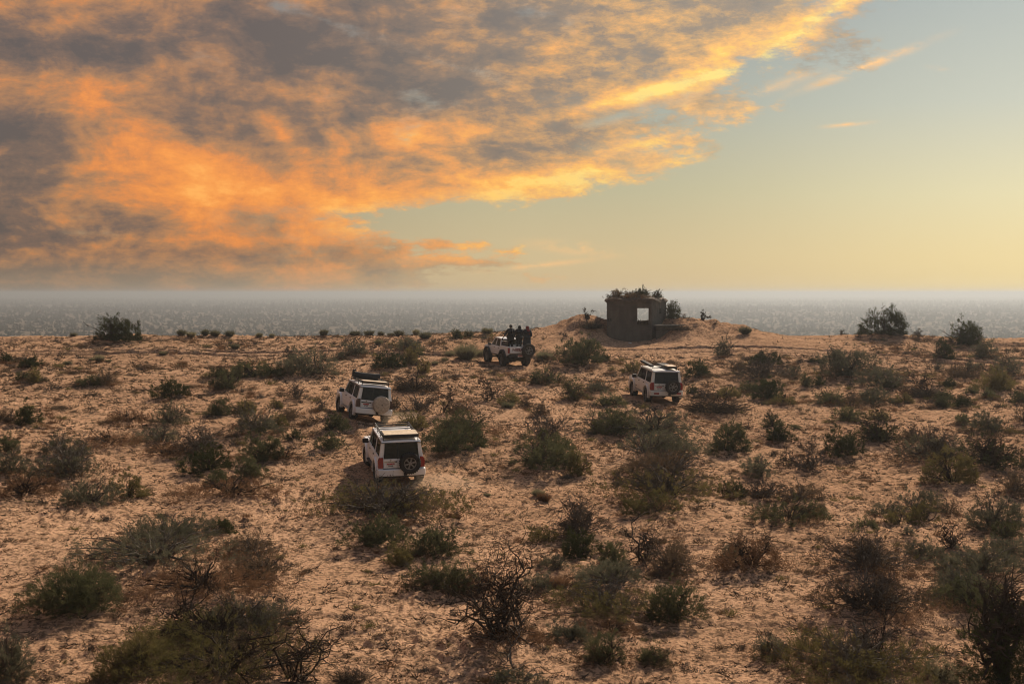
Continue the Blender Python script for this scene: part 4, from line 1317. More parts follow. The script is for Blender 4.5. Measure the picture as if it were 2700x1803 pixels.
def off_roader(key, label, spare='wheel', lamps='lamp_red', rack='full', digits='30446', bumper_lamps=False, paint='paint'):
    vx, vy, vz, head, pitch, roll = VEH[key]
    # the root stands on the ground under the rear axle
    root = empty('off_road_car', (vx, vy, vz + CAM_Z - 0.03))
    Rz = Matrix.Rotation(R(head), 4, 'Z')
    Rx = Matrix.Rotation(R(pitch), 4, 'X')
    Ry = Matrix.Rotation(R(roll), 4, 'Y')
    root.rotation_euler = (Rz @ Rx @ Ry).to_euler()
    tag(root, label, 'car', 'white off-road cars crossing the sand')
    P = M[paint]
    tb = tumble()
    WB, TR = 2.97, 0.40                     # wheelbase, tyre radius (rear axle at y = 0)
    RA, FA = 0.0, WB
    rear, front = -0.90, 3.86
    # ---- body shell below the windows
    pts = [(rear, 0.62), (rear + 0.2, 0.56)] + arch(RA, 0.44, 0.48, 195, -15)[0:0]
    pts = [(rear, 0.60)] + [(RA - 0.50, 0.54)] + arch(RA, 0.43, 0.50, 168, 12, 10) + [(RA + 0.54, 0.52), (FA - 0.54, 0.52)] \
        + arch(FA, 0.43, 0.50, 168, 12, 10) + [(FA + 0.54, 0.56), (front - 0.02, 0.60), (front, 0.98), (front - 0.07, 1.07), (FA - 0.55, 1.185), (FA - 0.62, 1.20), (rear, 1.16)]
    mb = MB().prism(pts, 'x', -0.875, 0.875)
    mb.cut(0.66, 0.80, 1.02, 1.14)
    mb.warp(tb)
    mb.build('body', P, root, 0.02)
    # bonnet
    MB().prism([(FA - 0.50, 1.187), (front - 0.12, 1.085), (front - 0.12, 1.10), (FA - 0.30, 1.235), (FA - 0.55, 1.225)], 'x', -0.70, 0.70).build('bonnet', P, root, 0.012)
    # wheel-arch flares
    for yc in (RA, FA):
        for s in (-1, 1):
            outer = arch(yc, 0.43, 0.615, 190, -10, 14)
            inner = arch(yc, 0.43, 0.495, 190, -10, 14)
            m2 = MB().prism(outer + inner[::-1], 'x', s * 0.80, s * 0.955)
            m2.build('wheel_arch', P, root, 0.03)
    # doors: panels standing proud of the body with a dark gap round them
    gap = MB()
    for s in (-1, 1):
        for nm, ya, yb in (('front_door', 1.42, 2.42), ('rear_door', 0.42, 1.40)):
            if nm == 'rear_door':
                a = [(p, q) for p, q in arch(RA, 0.43, 0.66, 62, 8, 6) if q > 0.60]
                poly = [(ya + 0.30, 0.60)] if False else []
                poly = [(yb, 0.60), (yb, 1.145), (ya, 1.145), (ya, 0.97)] + a[1:] + [(0.68, 0.60)]
            else:
                poly = [(yb - 0.02, 0.60), (yb, 1.0), (yb - 0.02, 1.145), (ya, 1.145), (ya, 0.60)]
            m2 = MB().prism(poly, 'x', s * 0.860, s * 0.889)
            m2.cut(0.80, 1.02, 1.13)
            m2.warp(tb)
            d = m2.build('door', P, root, 0.008)
            hy = ya + 0.14
            MB().box(*sorted((s * 0.868, s * 0.905)), hy - 0.07, hy + 0.09, 1.035, 1.075).build('door_handle', M['black_plastic'], d, 0.01)
            MB().box(*sorted((s * 0.880, s * 0.903)), max(ya, 0.62) + 0.02, yb - 0.03, 0.80, 0.85).build('door_moulding', P, d, 0.008)
            if nm == 'front_door' and key == 'right':
                MB().box(*sorted((s * 0.886, s * 0.892)), yb - 0.42, yb - 0.05, 0.70, 0.73).build('badge_strip', M['ink'], d, smooth=False)
    # sills and side steps
    for s in (-1, 1):
        MB().box(*sorted((s * 0.72, s * 0.93)), RA + 0.56, FA - 0.56, 0.44, 0.50).build('side_step', M['chrome'] if key != 'front' else M['black_plastic'], root, 0.015)
    # ---- window frames and roof
    zb, zt = 1.14, 1.80
    xb, xt = 0.845, 0.742
    yr_b, yr_t = rear + 0.02, rear + 0.10       # rear glass leans forward a little
    yf_b, yf_t = FA - 0.60, FA - 1.12           # windscreen foot and head

    def side_x(z):
        return xb + (xt - xb) * (z - zb) / (zt - zb)

    def pillar(ya0, ya1, yb0, yb1, s, name='pillar', depth=0.07, mat=P):
        """ya: foot, yb: head"""
        lo = [(s * (xb - depth), ya0, zb), (s * xb, ya0, zb), (s * xb, ya1, zb), (s * (xb - depth), ya1, zb)]
        hi = [(s * (xt - depth), yb0, zt), (s * xt, yb0, zt), (s * xt, yb1, zt), (s * (xt - depth), yb1, zt)]
        return MB().hexa(lo, hi).build(name, mat, root, 0.012)

    for s in (-1, 1):
        pillar(yf_b - 0.11, yf_b, yf_t - 0.09, yf_t, s)
        pillar(1.37, 1.46, 1.36, 1.44, s, mat=M['black_plastic'])
        pillar(0.38, 0.47, 0.38, 0.46, s)
        pillar(yr_b, yr_b + 0.20, yr_t, yr_t + 0.16, s, depth=0.16)
        MB().hexa([(s * (xt - 0.09), yr_t, zt - 0.05), (s * (side_x(zt - 0.05)), yr_t, zt - 0.05), (s * (side_x(zt - 0.05)), yf_t, zt - 0.05), (s * (xt - 0.09), yf_t, zt - 0.05)],
                  [(s * (xt - 0.09), yr_t, zt + 0.02), (s * xt, yr_t, zt + 0.02), (s * xt, yf_t, zt + 0.02), (s * (xt - 0.09), yf_t, zt + 0.02)]).build('roof_rail', P, root, 0.01)

        def pane(a0, a1, b0, b1, name='side_window', mat='glass', z0=zb + 0.01, z1=zt - 0.055, inset=0.022):
            q0, q1 = side_x(z0) - inset, side_x(z1) - inset
            lo = [(s * (q0 - 0.006), a0, z0), (s * q0, a0, z0), (s * q0, a1, z0), (s * (q0 - 0.006), a1, z0)]
            hi = [(s * (q1 - 0.006), b0, z1), (s * q1, b0, z1), (s * q1, b1, z1), (s * (q1 - 0.006), b1, z1)]
            return MB().hexa(lo, hi).build(name, M[mat], root, smooth=False)
        pane(1.455, yf_b - 0.10, 1.435, yf_t - 0.085, mat='glass_clear')
        pane(0.465, 1.375, 0.455, 1.365)
        pane(yr_b + 0.195, 0.385, yr_t + 0.155, 0.385)
    # windscreen
    MB().hexa([(-xb + 0.07, yf_b - 0.03, zb + 0.04), (xb - 0.07, yf_b - 0.03, zb + 0.04), (xb - 0.07, yf_b - 0.02, zb + 0.04), (-xb + 0.07, yf_b - 0.02, zb + 0.04)],
              [(-xt + 0.07, yf_t - 0.01, zt), (xt - 0.07, yf_t - 0.01, zt), (xt - 0.07, yf_t, zt), (-xt + 0.07, yf_t, zt)]).build('windscreen', M['glass_clear'], root, smooth=False)
    MB().box(-xb + 0.07, xb - 0.07, yf_b - 0.10, yf_b - 0.01, zb - 0.01, zb + 0.045).build('cowl', M['black_plastic'], root, 0.01)
    # roof: a slightly crowned sheet with a small lip over the rear glass
    mb = MB()
    ys = [yr_t - 0.07, yr_t - 0.03, yr_t + 0.5, yf_t - 0.35, yf_t - 0.03, yf_t + 0.02]
    zs = [zt - 0.02, zt + 0.035, zt + 0.055, zt + 0.055, zt + 0.035, zt + 0.0]
    rows = []
    for yv, zv in zip(ys, zs):
        rows.append([mb.bm.verts.new((xv * (xt + 0.012), yv, zv - 0.045 * abs(xv) ** 3)) for xv in (-1, -0.85, -0.4, 0, 0.4, 0.85, 1)])
    low = [mb.bm.verts.new((xv * (xt + 0.012), yv, zt - 0.03)) for xv, yv in ((-1, ys[0]), (1, ys[0]), (1, ys[-1]), (-1, ys[-1]))]
    for A, B in zip(rows, rows[1:]):
        for k in range(6):
            mb.bm.faces.new((A[k], A[k + 1], B[k + 1], B[k]))
    mb.bm.faces.new([r_[0] for r_ in rows] + [low[3], low[0]])
    mb.bm.faces.new([r_[-1] for r_ in rows][::-1] + [low[1], low[2]])
    mb.bm.faces.new(rows[0][::-1] + [low[0], low[1]])
    mb.bm.faces.new(rows[-1] + [low[2], low[3]])
    mb.bm.faces.new(low)
    mb.build('roof', P, root, 0.012)
    # ---- tail: two unequal doors, the wide one carries the spare wheel
    yd = rear - 0.012
    dl = MB().prism([(-0.685, 0.78), (-0.155, 0.78), (-0.155, 1.135), (-0.675, 1.135)], 'y', yd - 0.018, yd + 0.03).build('tail_door', P, root, 0.012)
    dr = MB().prism([(-0.135, 0.78), (0.685, 0.78), (0.675, 1.135), (-0.135, 1.135)], 'y', yd - 0.018, yd + 0.03).build('tail_door', P, root, 0.012)
    for (x0, x1, d) in ((-0.672, -0.165, dl), (-0.125, 0.672, dr)):
        MB().hexa([(x0, yd - 0.012, 1.15), (x1, yd - 0.012, 1.15), (x1, yd + 0.0, 1.15), (x0, yd + 0.0, 1.15)],
                  [(x0 * 0.93, yr_t - 0.025, 1.745), (x1 * 0.93, yr_t - 0.025, 1.745), (x1 * 0.93, yr_t - 0.012, 1.745), (x0 * 0.93, yr_t - 0.012, 1.745)]).build('rear_window', M['glass'], d, smooth=False)
    # black band between the panes and round them
    MB().hexa([(-0.168, yd - 0.014, 1.14), (-0.122, yd - 0.014, 1.14), (-0.122, yd + 0.03, 1.14), (-0.168, yd + 0.03, 1.14)],
              [(-0.157, yr_t - 0.028, 1.75), (-0.113, yr_t - 0.028, 1.75), (-0.113, yr_t + 0.03, 1.75), (-0.157, yr_t + 0.03, 1.75)]).build('window_divider', M['black_plastic'], root, smooth=False)
    MB().box(-0.66, 0.66, yr_t - 0.026, yr_t + 0.03, 1.742, 1.79).build('window_header', P, root, 0.008)
    MB().box(-0.66, -0.17, yd - 0.034, yd - 0.016, 1.005, 1.055).build('tail_trim', M['chrome'] if key != 'left' else M['black_plastic'], dl, 0.006)
    MB().box(-0.24, -0.175, yd - 0.044, yd - 0.030, 1.010, 1.050).build('tail_handle', M['black_plastic'], dl, 0.006)
    lettering('NISSAN', 0.036, M['ink'], 'tail_badge', dl, (-0.42, yd - 0.036, 1.03), (R(90), 0, 0), 0.002, 1.5)
    MB().lathe([(-0.024, 0.01), (-0.024, 0.034), (-0.018, 0.036), (-0.016, 0.01)], 16, 'y', (-0.42, yd, 1.095)).build('round_badge', M['chrome'], dl)
    number_plate(dl, -0.42, yd - 0.019, 0.905, 0.31, 0.155, digits)
    MB().box(-0.70, 0.70, rear - 0.026, rear - 0.004, 0.755, 0.772).build('tail_gap', M['ink'], root, smooth=False)
    # lamps
    for s in (-1, 1):
        poly = [(0.700, 0.79), (0.888, 0.79), (0.893, 1.05), (0.840, 1.19), (0.712, 1.20)]
        MB().prism([(s * a, b) for a, b in poly], 'y', rear - 0.045, rear + 0.16).build('tail_lamp', M[lamps], root, 0.012)
    # bumper, wrapping round the corners
    plan = [(-0.90, rear + 0.30), (-0.935, rear + 0.05), (-0.90, rear - 0.10), (-0.55, rear - 0.17), (0.55, rear - 0.17), (0.90, rear - 0.10), (0.935, rear + 0.05), (0.90, rear + 0.30),
            (0.75, rear + 0.30), (0.75, rear + 0.02), (-0.75, rear + 0.02), (-0.75, rear + 0.30)]
    bp = MB().prism(plan, 'z', 0.49, 0.75).build('rear_bumper', P, root, 0.03)
    MB().box(-0.86, 0.86, rear - 0.12, rear + 0.2, 0.44, 0.495).build('bumper_valance', M['chassis'], bp, 0.02)
    MB().box(0.06, 0.19, rear - 0.24, rear - 0.15, 0.52, 0.63).build('tow_socket', M['black_plastic'], bp, 0.02)
    if bumper_lamps:
        for x0, x1 in ((-0.72, -0.44), (0.50, 0.78)):
            MB().box(x0, x1, rear - 0.176, rear - 0.150, 0.585, 0.665).build('fog_lamp', M['lamp_red'], bp, 0.006)
    # spare wheel
    if spare == 'wheel':
        make_wheel(dr, 'spare_wheel', 0.30, rear - 0.20, 0.985, 0.40, 0.25, -1, axis='y')
        MB().box(0.20, 0.40, rear - 0.16, rear - 0.02, 0.90, 1.07).build('spare_carrier', M['chassis'], dr)
    else:
        cov = MB()
        cov.lathe([(-0.16, 0.01), (-0.165, 0.10), (-0.160, 0.35), (-0.135, 0.405), (-0.06, 0.425), (0.10, 0.42), (0.13, 0.39), (0.13, 0.01)], 36, 'y', (0.30, rear - 0.17, 0.985))
        c = cov.build('spare_wheel_cover', M['tan_cover'], dr)
        MB().lathe([(-0.175, 0.01), (-0.172, 0.03), (-0.160, 0.032), (-0.150, 0.01)], 14, 'y', (0.30, rear - 0.17, 0.985)).build('cover_button', M['black_plastic'], c)
        MB().box(0.20, 0.40, rear - 0.06, rear - 0.02, 0.90, 1.07).build('spare_carrier', M['chassis'], dr)
    # front end
    MB().box(-0.70, 0.70, front - 0.01, front + 0.03, 0.80, 1.0).build('grille', M['chrome'], root, 0.01)
    for s in (-1, 1):
        MB().box(*sorted((s * 0.58, s * 0.86)), front - 0.06, front + 0.012, 0.83, 1.0).build('headlamp', M['lamp_clear'], root, 0.02)
    plan = [(-0.93, front - 0.30), (-0.90, front + 0.02), (-0.60, front + 0.13), (0.60, front + 0.13), (0.90, front + 0.02), (0.93, front - 0.30)]
    MB().prism(plan, 'z', 0.50, 0.76).build('front_bumper', P, root, 0.03)
    # mirrors
    for s in (-1, 1):
        m_ = MB()
        m_.box(*sorted((s * 0.86, s * 1.11)), yf_b - 0.20, yf_b - 0.09, 1.13, 1.32)
        m_.build('mirror', M['black_plastic'], root, 0.035)
    # wheels, axles and floor
    for yw in (RA, FA):
        for s in (-1, 1):
            make_wheel(root, 'wheel', s * 0.795, yw, TR, TR, 0.27, s, R(6.0) if yw == FA else 0.0)
        MB().tube([(-0.70, yw, TR), (0.70, yw, TR)], 0.055, 8).build('axle', M['chassis'], root)
        MB().lathe([(-0.14, 0.05), (-0.07, 0.14), (0.07, 0.14), (0.14, 0.05)], 12, 'x', (0.12, yw, TR)).build('differential', M['chassis'], root)
    for s in (-1, 1):
        MB().box(*sorted((s * 0.42, s * 0.52)), rear + 0.05, front - 0.1, 0.46, 0.58).build('frame_rail', M['chassis'], root, smooth=False)
        MB().box(*sorted((s * 0.66, s * 0.93)), RA - 0.54, RA - 0.525, 0.24, 0.58).build('mud_flap', M['black_plastic'], root, smooth=False)
    MB().tube([(0.35, 1.2, 0.42), (0.36, -0.2, 0.44), (0.50, -0.75, 0.40), (0.56, -0.98, 0.38)], 0.03, 8).build('exhaust', M['chassis'], root)
    # seats and dashboard, seen through the glass
    for (sx, sy) in ((-0.38, 1.52), (0.38, 1.52)):
        MB().prism([(sy - 0.10, 1.0), (sy + 0.06, 1.0), (sy - 0.05, 1.50), (sy - 0.17, 1.48)], 'x', sx - 0.24, sx + 0.24).build('seat_back', M['seat'], root, 0.03)
        MB().box(sx - 0.13, sx + 0.13, sy - 0.19, sy - 0.09, 1.52, 1.68).build('headrest', M['seat'], root, 0.03)
    MB().prism([(0.52, 1.0), (0.68, 1.0), (0.56, 1.42), (0.44, 1.40)], 'x', -0.66, 0.66).build('rear_bench', M['seat'], root, 0.03)
    for sx in (-0.42, 0.0, 0.42):
        MB().box(sx - 0.12, sx + 0.12, 0.42, 0.51, 1.43, 1.56).build('headrest', M['seat'], root, 0.03)
    MB().prism([(yf_b - 0.42, 1.10), (yf_b - 0.08, 1.10), (yf_b - 0.08, 1.20), (yf_b - 0.36, 1.27)], 'x', -0.74, 0.74).build('dashboard', M['black_plastic'], root, 0.03)
    MB().lathe([(-0.012, 0.175), (0.012, 0.175), (0.012, 0.20), (-0.012, 0.20)], 20, 'y', (-0.38, yf_b - 0.48, 1.24), closed=True).build('steering_wheel', M['black_plastic'], root)
    # ---- roof loads
    zr = zt + 0.045
    if rack in ('full', 'board'):
        ya, yb = yr_t + 0.02 if rack == 'board' else yr_t + 0.12, yf_t - 0.12
        bars = MB()
        ww = 0.66
        for zz in (zr + 0.09, zr + 0.17):
            bars.tube([(-ww, ya, zz), (-ww, yb, zz), (ww, yb, zz), (ww, ya, zz), (-ww, ya, zz)], 0.022, 6)
        for yv in np.linspace(ya, yb, 4):
            for s in (-1, 1):
                bars.tube([(s * ww, yv, zr - 0.03), (s * ww, yv, zr + 0.17)], 0.018, 6)
        rk = bars.build('roof_rack', M['black_plastic'], root)
        for yv in np.linspace(ya + 0.1, yb - 0.1, 7):
            MB().box(-ww, ww, yv - 0.03, yv + 0.03, zr + 0.09, zr + 0.112).build('rack_slat', M['black_plastic'], rk, smooth=False)
        if rack == 'board':
            MB().box(-ww + 0.02, ww + 0.015, ya - 0.05, ya + 0.80, zr + 0.115, zr + 0.215).build('rack_board', M['tan_board'], rk, 0.012)
            MB().box(-ww + 0.015, ww + 0.02, ya - 0.056, ya - 0.045, zr + 0.10, zr + 0.212).build('board_edge', M['black_plastic'], rk, 0.004)
        else:
            MB().box(-ww + 0.04, ww - 0.04, ya + 0.02, ya + 0.55, zr + 0.115, zr + 0.20).build('rack_board', M['tan_board'], rk, 0.012)
            roll_ = MB()
            roll_.tube([(-ww - 0.02, yb - 0.55, zr + 0.33), (-0.2, yb - 0.57, zr + 0.30), (ww - 0.05, yb - 0.60, zr + 0.30)], 0.125, 12)
            roll_.build('bed_roll', M['canvas'], rk)
            MB().tube([(-ww - 0.03, yb - 0.42, zr + 0.20), (-ww - 0.05, yb - 0.44, zr + 0.50), (-ww + 0.08, yb - 0.46, zr + 0.52)], 0.06, 8).build('folded_strap', M['canvas'], rk)
            MB().box(-ww + 0.05, ww - 0.05, yb - 0.45, yb - 0.05, zr + 0.115, zr + 0.30).build('cargo_bag', M['canvas'], rk, 0.05)
    else:
        bars = MB()
        for yv in (yr_t + 0.45, yf_t - 0.25):
            bars.tube([(-0.70, yv, zr - 0.04), (-0.68, yv, zr + 0.07), (0.68, yv, zr + 0.07), (0.70, yv, zr - 0.04)], 0.018, 6)
        rk = bars.build('roof_bar', M['black_plastic'], root)
        MB().hexa([(-0.72, yr_t + 0.70, zr + 0.10), (-0.52, yr_t + 0.70, zr + 0.10), (-0.52, yf_t + 0.10, zr + 0.16), (-0.72, yf_t + 0.10, zr + 0.16)],
                  [(-0.72, yr_t + 0.70, zr + 0.22), (-0.52, yr_t + 0.70, zr + 0.22), (-0.52, yf_t + 0.10, zr + 0.29), (-0.72, yf_t + 0.10, zr + 0.29)]).build('awning_case', M['canvas'], rk, 0.025)
        MB().box(0.10, 0.62, yr_t + 0.10, yf_t - 0.30, zr + 0.085, zr + 0.165).build('sand_ladder', M['canvas'], rk, 0.012)
        MB().box(0.12, 0.60, yr_t + 0.15, yr_t + 0.95, zr + 0.166, zr + 0.21).build('tan_board', M['tan_board'], rk, 0.008)
        for xx in (0.55, 0.68):
            MB().tube([(xx, yr_t + 0.12, zr), (xx, yr_t + 0.02, zr + 0.09), (xx, yr_t - 0.03, zr + 0.02)], 0.018, 6).build('rack_hook', M['chassis'], rk)
    return root


off_roader('front', 'nearest white off-road car with bare spare wheel and tan board on roof rack', 'wheel', 'lamp_red', 'board', '30446')
off_roader('left', 'white off-road car with tan-covered spare wheel tilting on the rutted sand', 'cover', 'lamp_smoke', 'full', '27582')
off_roader('right', 'white off-road car with two dark cases on its roof and red bumper lamps', 'wheel', 'lamp_red', 'bars', '50312', True, 'paint_warm')


# ------------------------------------------------------------------ pickup
def pickup():
    vx, vy, vz, head, pitch, roll = VEH['pickup']
    root = empty('pickup_truck', (vx, vy, vz + CAM_Z - 0.03))
    root.rotation_euler = (Matrix.Rotation(R(head), 4, 'Z') @ Matrix.Rotation(R(pitch), 4, 'X') @ Matrix.Rotation(R(roll), 4, 'Y')).to_euler()
    tag(root, 'white double-cab pickup with three people standing in its bed', 'pickup')
    P = M['paint']
    FA, TR, L = 2.95, 0.43, 0.13            # L lifts the body
    rear, cabr, front = -1.02, 0.62, 3.62
    zf, zw = 0.86 + L, 1.22 + L             # bed floor, top of bed wall
    tb = tumble(1.10 + L, 1.70 + L, 0.12, 0.70 + L)
    # cab body
    pts = [(cabr, 0.58 + L), (FA - 0.58, 0.56 + L)] + arch(FA, TR + 0.05, 0.54, 160, 15, 9) + [(front - 0.02, 0.62 + L), (front, 0.92 + L), (front - 0.08, 1.02 + L), (FA - 0.45, 1.14 + L),
           (FA - 0.52, 1.15 + L), (cabr, 1.12 + L)]
    mb = MB().prism(pts, 'x', -0.80, 0.80)
    mb.cut(0.70 + L, 0.98 + L, 1.10 + L)
    mb.warp(tb)
    mb.build('cab_body', P, root, 0.02)
    MB().prism([(FA - 0.45, 1.142 + L), (front - 0.1, 1.03 + L), (front - 0.1, 1.045 + L), (FA - 0.3, 1.17 + L)], 'x', -0.66, 0.66).build('bonnet', P, root, 0.01)
    for s in (-1, 1):
        for ya, yb in ((1.52, 2.36), (0.66, 1.50)):
            m2 = MB().prism([(ya, 0.64 + L), (yb, 0.64 + L), (yb, 1.11 + L), (ya, 1.11 + L)], 'x', s * 0.785, s * 0.813)
            m2.cut(0.98 + L)
            m2.warp(tb)
            d = m2.build('door', P, root, 0.008)
            MB().box(*sorted((s * 0.795, s * 0.830)), ya + 0.06, ya + 0.20, 0.99 + L, 1.03 + L).build('door_handle', M['black_plastic'], d, 0.01)
    # cab windows and roof
    zb, zt, xb, xt = 1.11 + L, 1.66 + L, 0.775, 0.665
    yfb, yft = FA - 0.50, FA - 1.06

    def px(z):
        return xb + (xt - xb) * (z - zb) / (zt - zb)

    for s in (-1, 1):
        for a0, a1, b0, b1 in ((yfb - 0.10, yfb, yft - 0.09, yft), (1.46, 1.54, 1.40, 1.48), (cabr, cabr + 0.11, cabr + 0.08, cabr + 0.18)):
            MB().hexa([(s * (xb - 0.07), a0, zb), (s * xb, a0, zb), (s * xb, a1, zb), (s * (xb - 0.07), a1, zb)],
                      [(s * (xt - 0.07), b0, zt), (s * xt, b0, zt), (s * xt, b1, zt), (s * (xt - 0.07), b1, zt)]).build('pillar', P, root, 0.01)
        for a0, a1, b0, b1 in ((1.535, yfb - 0.095, 1.475, yft - 0.085), (cabr + 0.105, 1.465, cabr + 0.175, 1.405)):
            q0, q1 = px(zb + 0.01) - 0.02, px(zt - 0.02) - 0.02
            MB().hexa([(s * (q0 - 0.006), a0, zb + 0.01), (s * q0, a0, zb + 0.01), (s * q0, a1, zb + 0.01), (s * (q0 - 0.006), a1, zb + 0.01)],
                      [(s * (q1 - 0.006), b0, zt - 0.02), (s * q1, b0, zt - 0.02), (s * q1, b1, zt - 0.02), (s * (q1 - 0.006), b1, zt - 0.02)]).build('side_window', M['glass_clear'], root, smooth=False)
        MB().box(*sorted((s * 0.79, s * 1.02)), yfb - 0.16, yfb - 0.07, 1.09 + L, 1.25 + L).build('mirror', M['black_plastic'], root, 0.03)
    MB().hexa([(-xb + 0.07, yfb - 0.03, zb + 0.03), (xb - 0.07, yfb - 0.03, zb + 0.03), (xb - 0.07, yfb - 0.02, zb + 0.03), (-xb + 0.07, yfb - 0.02, zb + 0.03)],
              [(-xt + 0.07, yft - 0.01, zt), (xt - 0.07, yft - 0.01, zt), (xt - 0.07, yft, zt), (-xt + 0.07, yft, zt)]).build('windscreen', M['glass_clear'], root, smooth=False)
    MB().hexa([(-xb + 0.07, cabr + 0.02, zb + 0.02), (xb - 0.07, cabr + 0.02, zb + 0.02), (xb - 0.07, cabr + 0.03, zb + 0.02), (-xb + 0.07, cabr + 0.03, zb + 0.02)],
              [(-xt + 0.07, cabr + 0.10, zt - 0.03), (xt - 0.07, cabr + 0.10, zt - 0.03), (xt - 0.07, cabr + 0.11, zt - 0.03), (-xt + 0.07, cabr + 0.11, zt - 0.03)]).build('rear_window', M['glass_clear'], root, smooth=False)
    mb = MB()
    rows = []
    ys = [cabr + 0.04, cabr + 0.12, cabr + 0.5, yft - 0.3, yft - 0.03, yft + 0.03]
    zs = [zt - 0.03, zt + 0.03, zt + 0.055, zt + 0.055, zt + 0.03, zt - 0.02]
    for yv, zv in zip(ys, zs):
        rows.append([mb.bm.verts.new((xv * (xt + 0.01), yv, zv - 0.05 * abs(xv) ** 3)) for xv in (-1, -0.8, 0, 0.8, 1)])
    low = [mb.bm.verts.new((xv * (xt + 0.01), yv, zt - 0.06)) for xv, yv in ((-1, ys[0]), (1, ys[0]), (1, ys[-1]), (-1, ys[-1]))]
    for A, B in zip(rows, rows[1:]):
        for k in range(4):
            mb.bm.faces.new((A[k], A[k + 1], B[k + 1], B[k]))
    mb.bm.faces.new([r_[0] for r_ in rows] + [low[3], low[0]])
    mb.bm.faces.new([r_[-1] for r_ in rows][::-1] + [low[1], low[2]])
    mb.bm.faces.new(rows[0][::-1] + [low[0], low[1]])
    mb.bm.faces.new(rows[-1] + [low[2], low[3]])
    mb.bm.faces.new(low)
    mb.build('roof', P, root, 0.01)
    # bed: floor, two sides with wheel arches, head board, tailgate
    MB().box(-0.72, 0.72, rear + 0.05, cabr - 0.06, zf - 0.05, zf).build('bed_floor', M['chassis'], root, smooth=False)
    for s in (-1, 1):
        poly = [(rear, 0.70 + L), (-0.62, 0.60 + L)] + arch(0, TR + 0.05, 0.54, 158, 22, 9) + [(cabr - 0.04, 0.60 + L), (cabr - 0.04, zw), (rear, zw)]
        m2 = MB().prism(poly, 'x', s * 0.70, s * 0.80)
        m2.build('bed_side', P, root, 0.015)
        for yc in (0.0, FA):
            m3 = MB().prism(arch(yc, TR + 0.05, 0.64, 190, -10, 14) + arch(yc, TR + 0.05, 0.525, 190, -10, 14)[::-1], 'x', s * 0.74, s * 0.93)
            m3.build('fender_flare', M['black_plastic'], root, 0.025)
        MB().prism([(s * 0.705, 0.80 + L), (s * 0.812, 0.80 + L), (s * 0.812, 1.16 + L), (s * 0.705, 1.16 + L)], 'y', rear - 0.018, rear + 0.10).build('tail_lamp', M['lamp_red'], root, 0.008)
        MB().box(*sorted((s * 0.60, s * 0.90)), -0.60, -0.585, 0.22, 0.62).build('mud_flap', M['black_plastic'], root, smooth=False)
        MB().box(*sorted((s * 0.36, s * 0.46)), rear + 0.05, front - 0.1, 0.56, 0.68).build('frame_rail', M['chassis'], root, smooth=False)
        MB().box(*sorted((s * 0.52, s * 0.80)), front - 0.05, front + 0.012, 0.78 + L, 0.95 + L).build('headlamp', M['lamp_clear'], root, 0.02)
    MB().box(-0.72, 0.72, cabr - 0.10, cabr - 0.05, zf, zw + 0.02).build('head_board', P, root, 0.01)
    tg = MB().box(-0.695, 0.695, rear - 0.012, rear + 0.05, 0.80 + L, zw).build('tailgate', P, root, 0.015)
    lettering('NISSAN', 0.235, M['letter_red'], 'tailgate_letters', tg, (-0.04, rear - 0.018, 1.02 + L), (R(90), 0, 0), 0.004, 1.22, 0.008)
    bp = MB().box(-0.80, 0.80, rear - 0.16, rear - 0.02, 0.52 + L, 0.74 + L).build('rear_bumper', M['black_plastic'], root, 0.02)
    plate = MB().box(-0.20, 0.12, rear - 0.175, rear - 0.162, 0.56 + L, 0.70 + L).build('number_plate', M['plate_white'], bp, 0.003, seg=1)
    MB().box(-0.19, 0.11, rear - 0.180, rear - 0.1755, 0.635 + L, 0.69 + L).build('red_band', M['plate_red'], plate, smooth=False)
    lettering('4138', 0.072, M['ink'], 'digits', plate, (-0.04, rear - 0.178, 0.595 + L), (R(90), 0, 0), 0.002, 1.2)
    MB().box(-0.55, 0.55, -0.95, -0.55, 0.42, 0.60).build('fuel_tank', M['chassis'], root, 0.05)
    MB().box(-0.70, 0.70, front - 0.02, front + 0.12, 0.52 + L, 0.76 + L).build('front_bumper', M['black_plastic'], root, 0.03)
    # spare wheel on a swing carrier at the right rear
    sw = make_wheel(root, 'spare_wheel', 0.47, rear - 0.36, 1.02 + L, 0.43, 0.28, -1, axis='y', tyre='dusty_rubber')
    MB().tube([(0.74, rear - 0.08, 0.66 + L), (0.60, rear - 0.20, 0.74 + L), (0.56, rear - 0.24, 1.0 + L)], 0.04, 8).build('spare_carrier', M['chassis'], root)
    # wheels
    for yw in (0.0, FA):
        for s in (-1, 1):
            make_wheel(root, 'wheel', s * 0.79, yw, TR, TR, 0.32, s, R(4.0) if yw else 0.0, 'dusty_rubber')
        MB().tube([(-0.7, yw, TR), (0.7, yw, TR)], 0.06, 8).build('axle', M['chassis'], root)
        MB().lathe([(-0.15, 0.05), (-0.07, 0.16), (0.07, 0.16), (0.15, 0.05)], 12, 'x', (0.0, yw, TR)).build('differential', M['chassis'], root)
    # roll hoop behind the cab
    hoop = MB()
    hoop.tube([(-0.72, cabr - 0.16, zw - 0.02), (-0.68, cabr - 0.16, 1.66 + L), (-0.58, cabr - 0.14, 1.80 + L), (0.58, cabr - 0.14, 1.80 + L), (0.68, cabr - 0.16, 1.66 + L), (0.72, cabr - 0.16, zw - 0.02)], 0.035, 8)
    hoop.tube([(-0.70, cabr - 0.16, 1.50 + L), (-0.72, cabr - 0.75, zw)], 0.028, 8)
    hoop.tube([(0.70, cabr - 0.16, 1.50 + L), (0.72, cabr - 0.75, zw)], 0.028, 8)
    hoop.build('roll_hoop', M['black_plastic'], root)
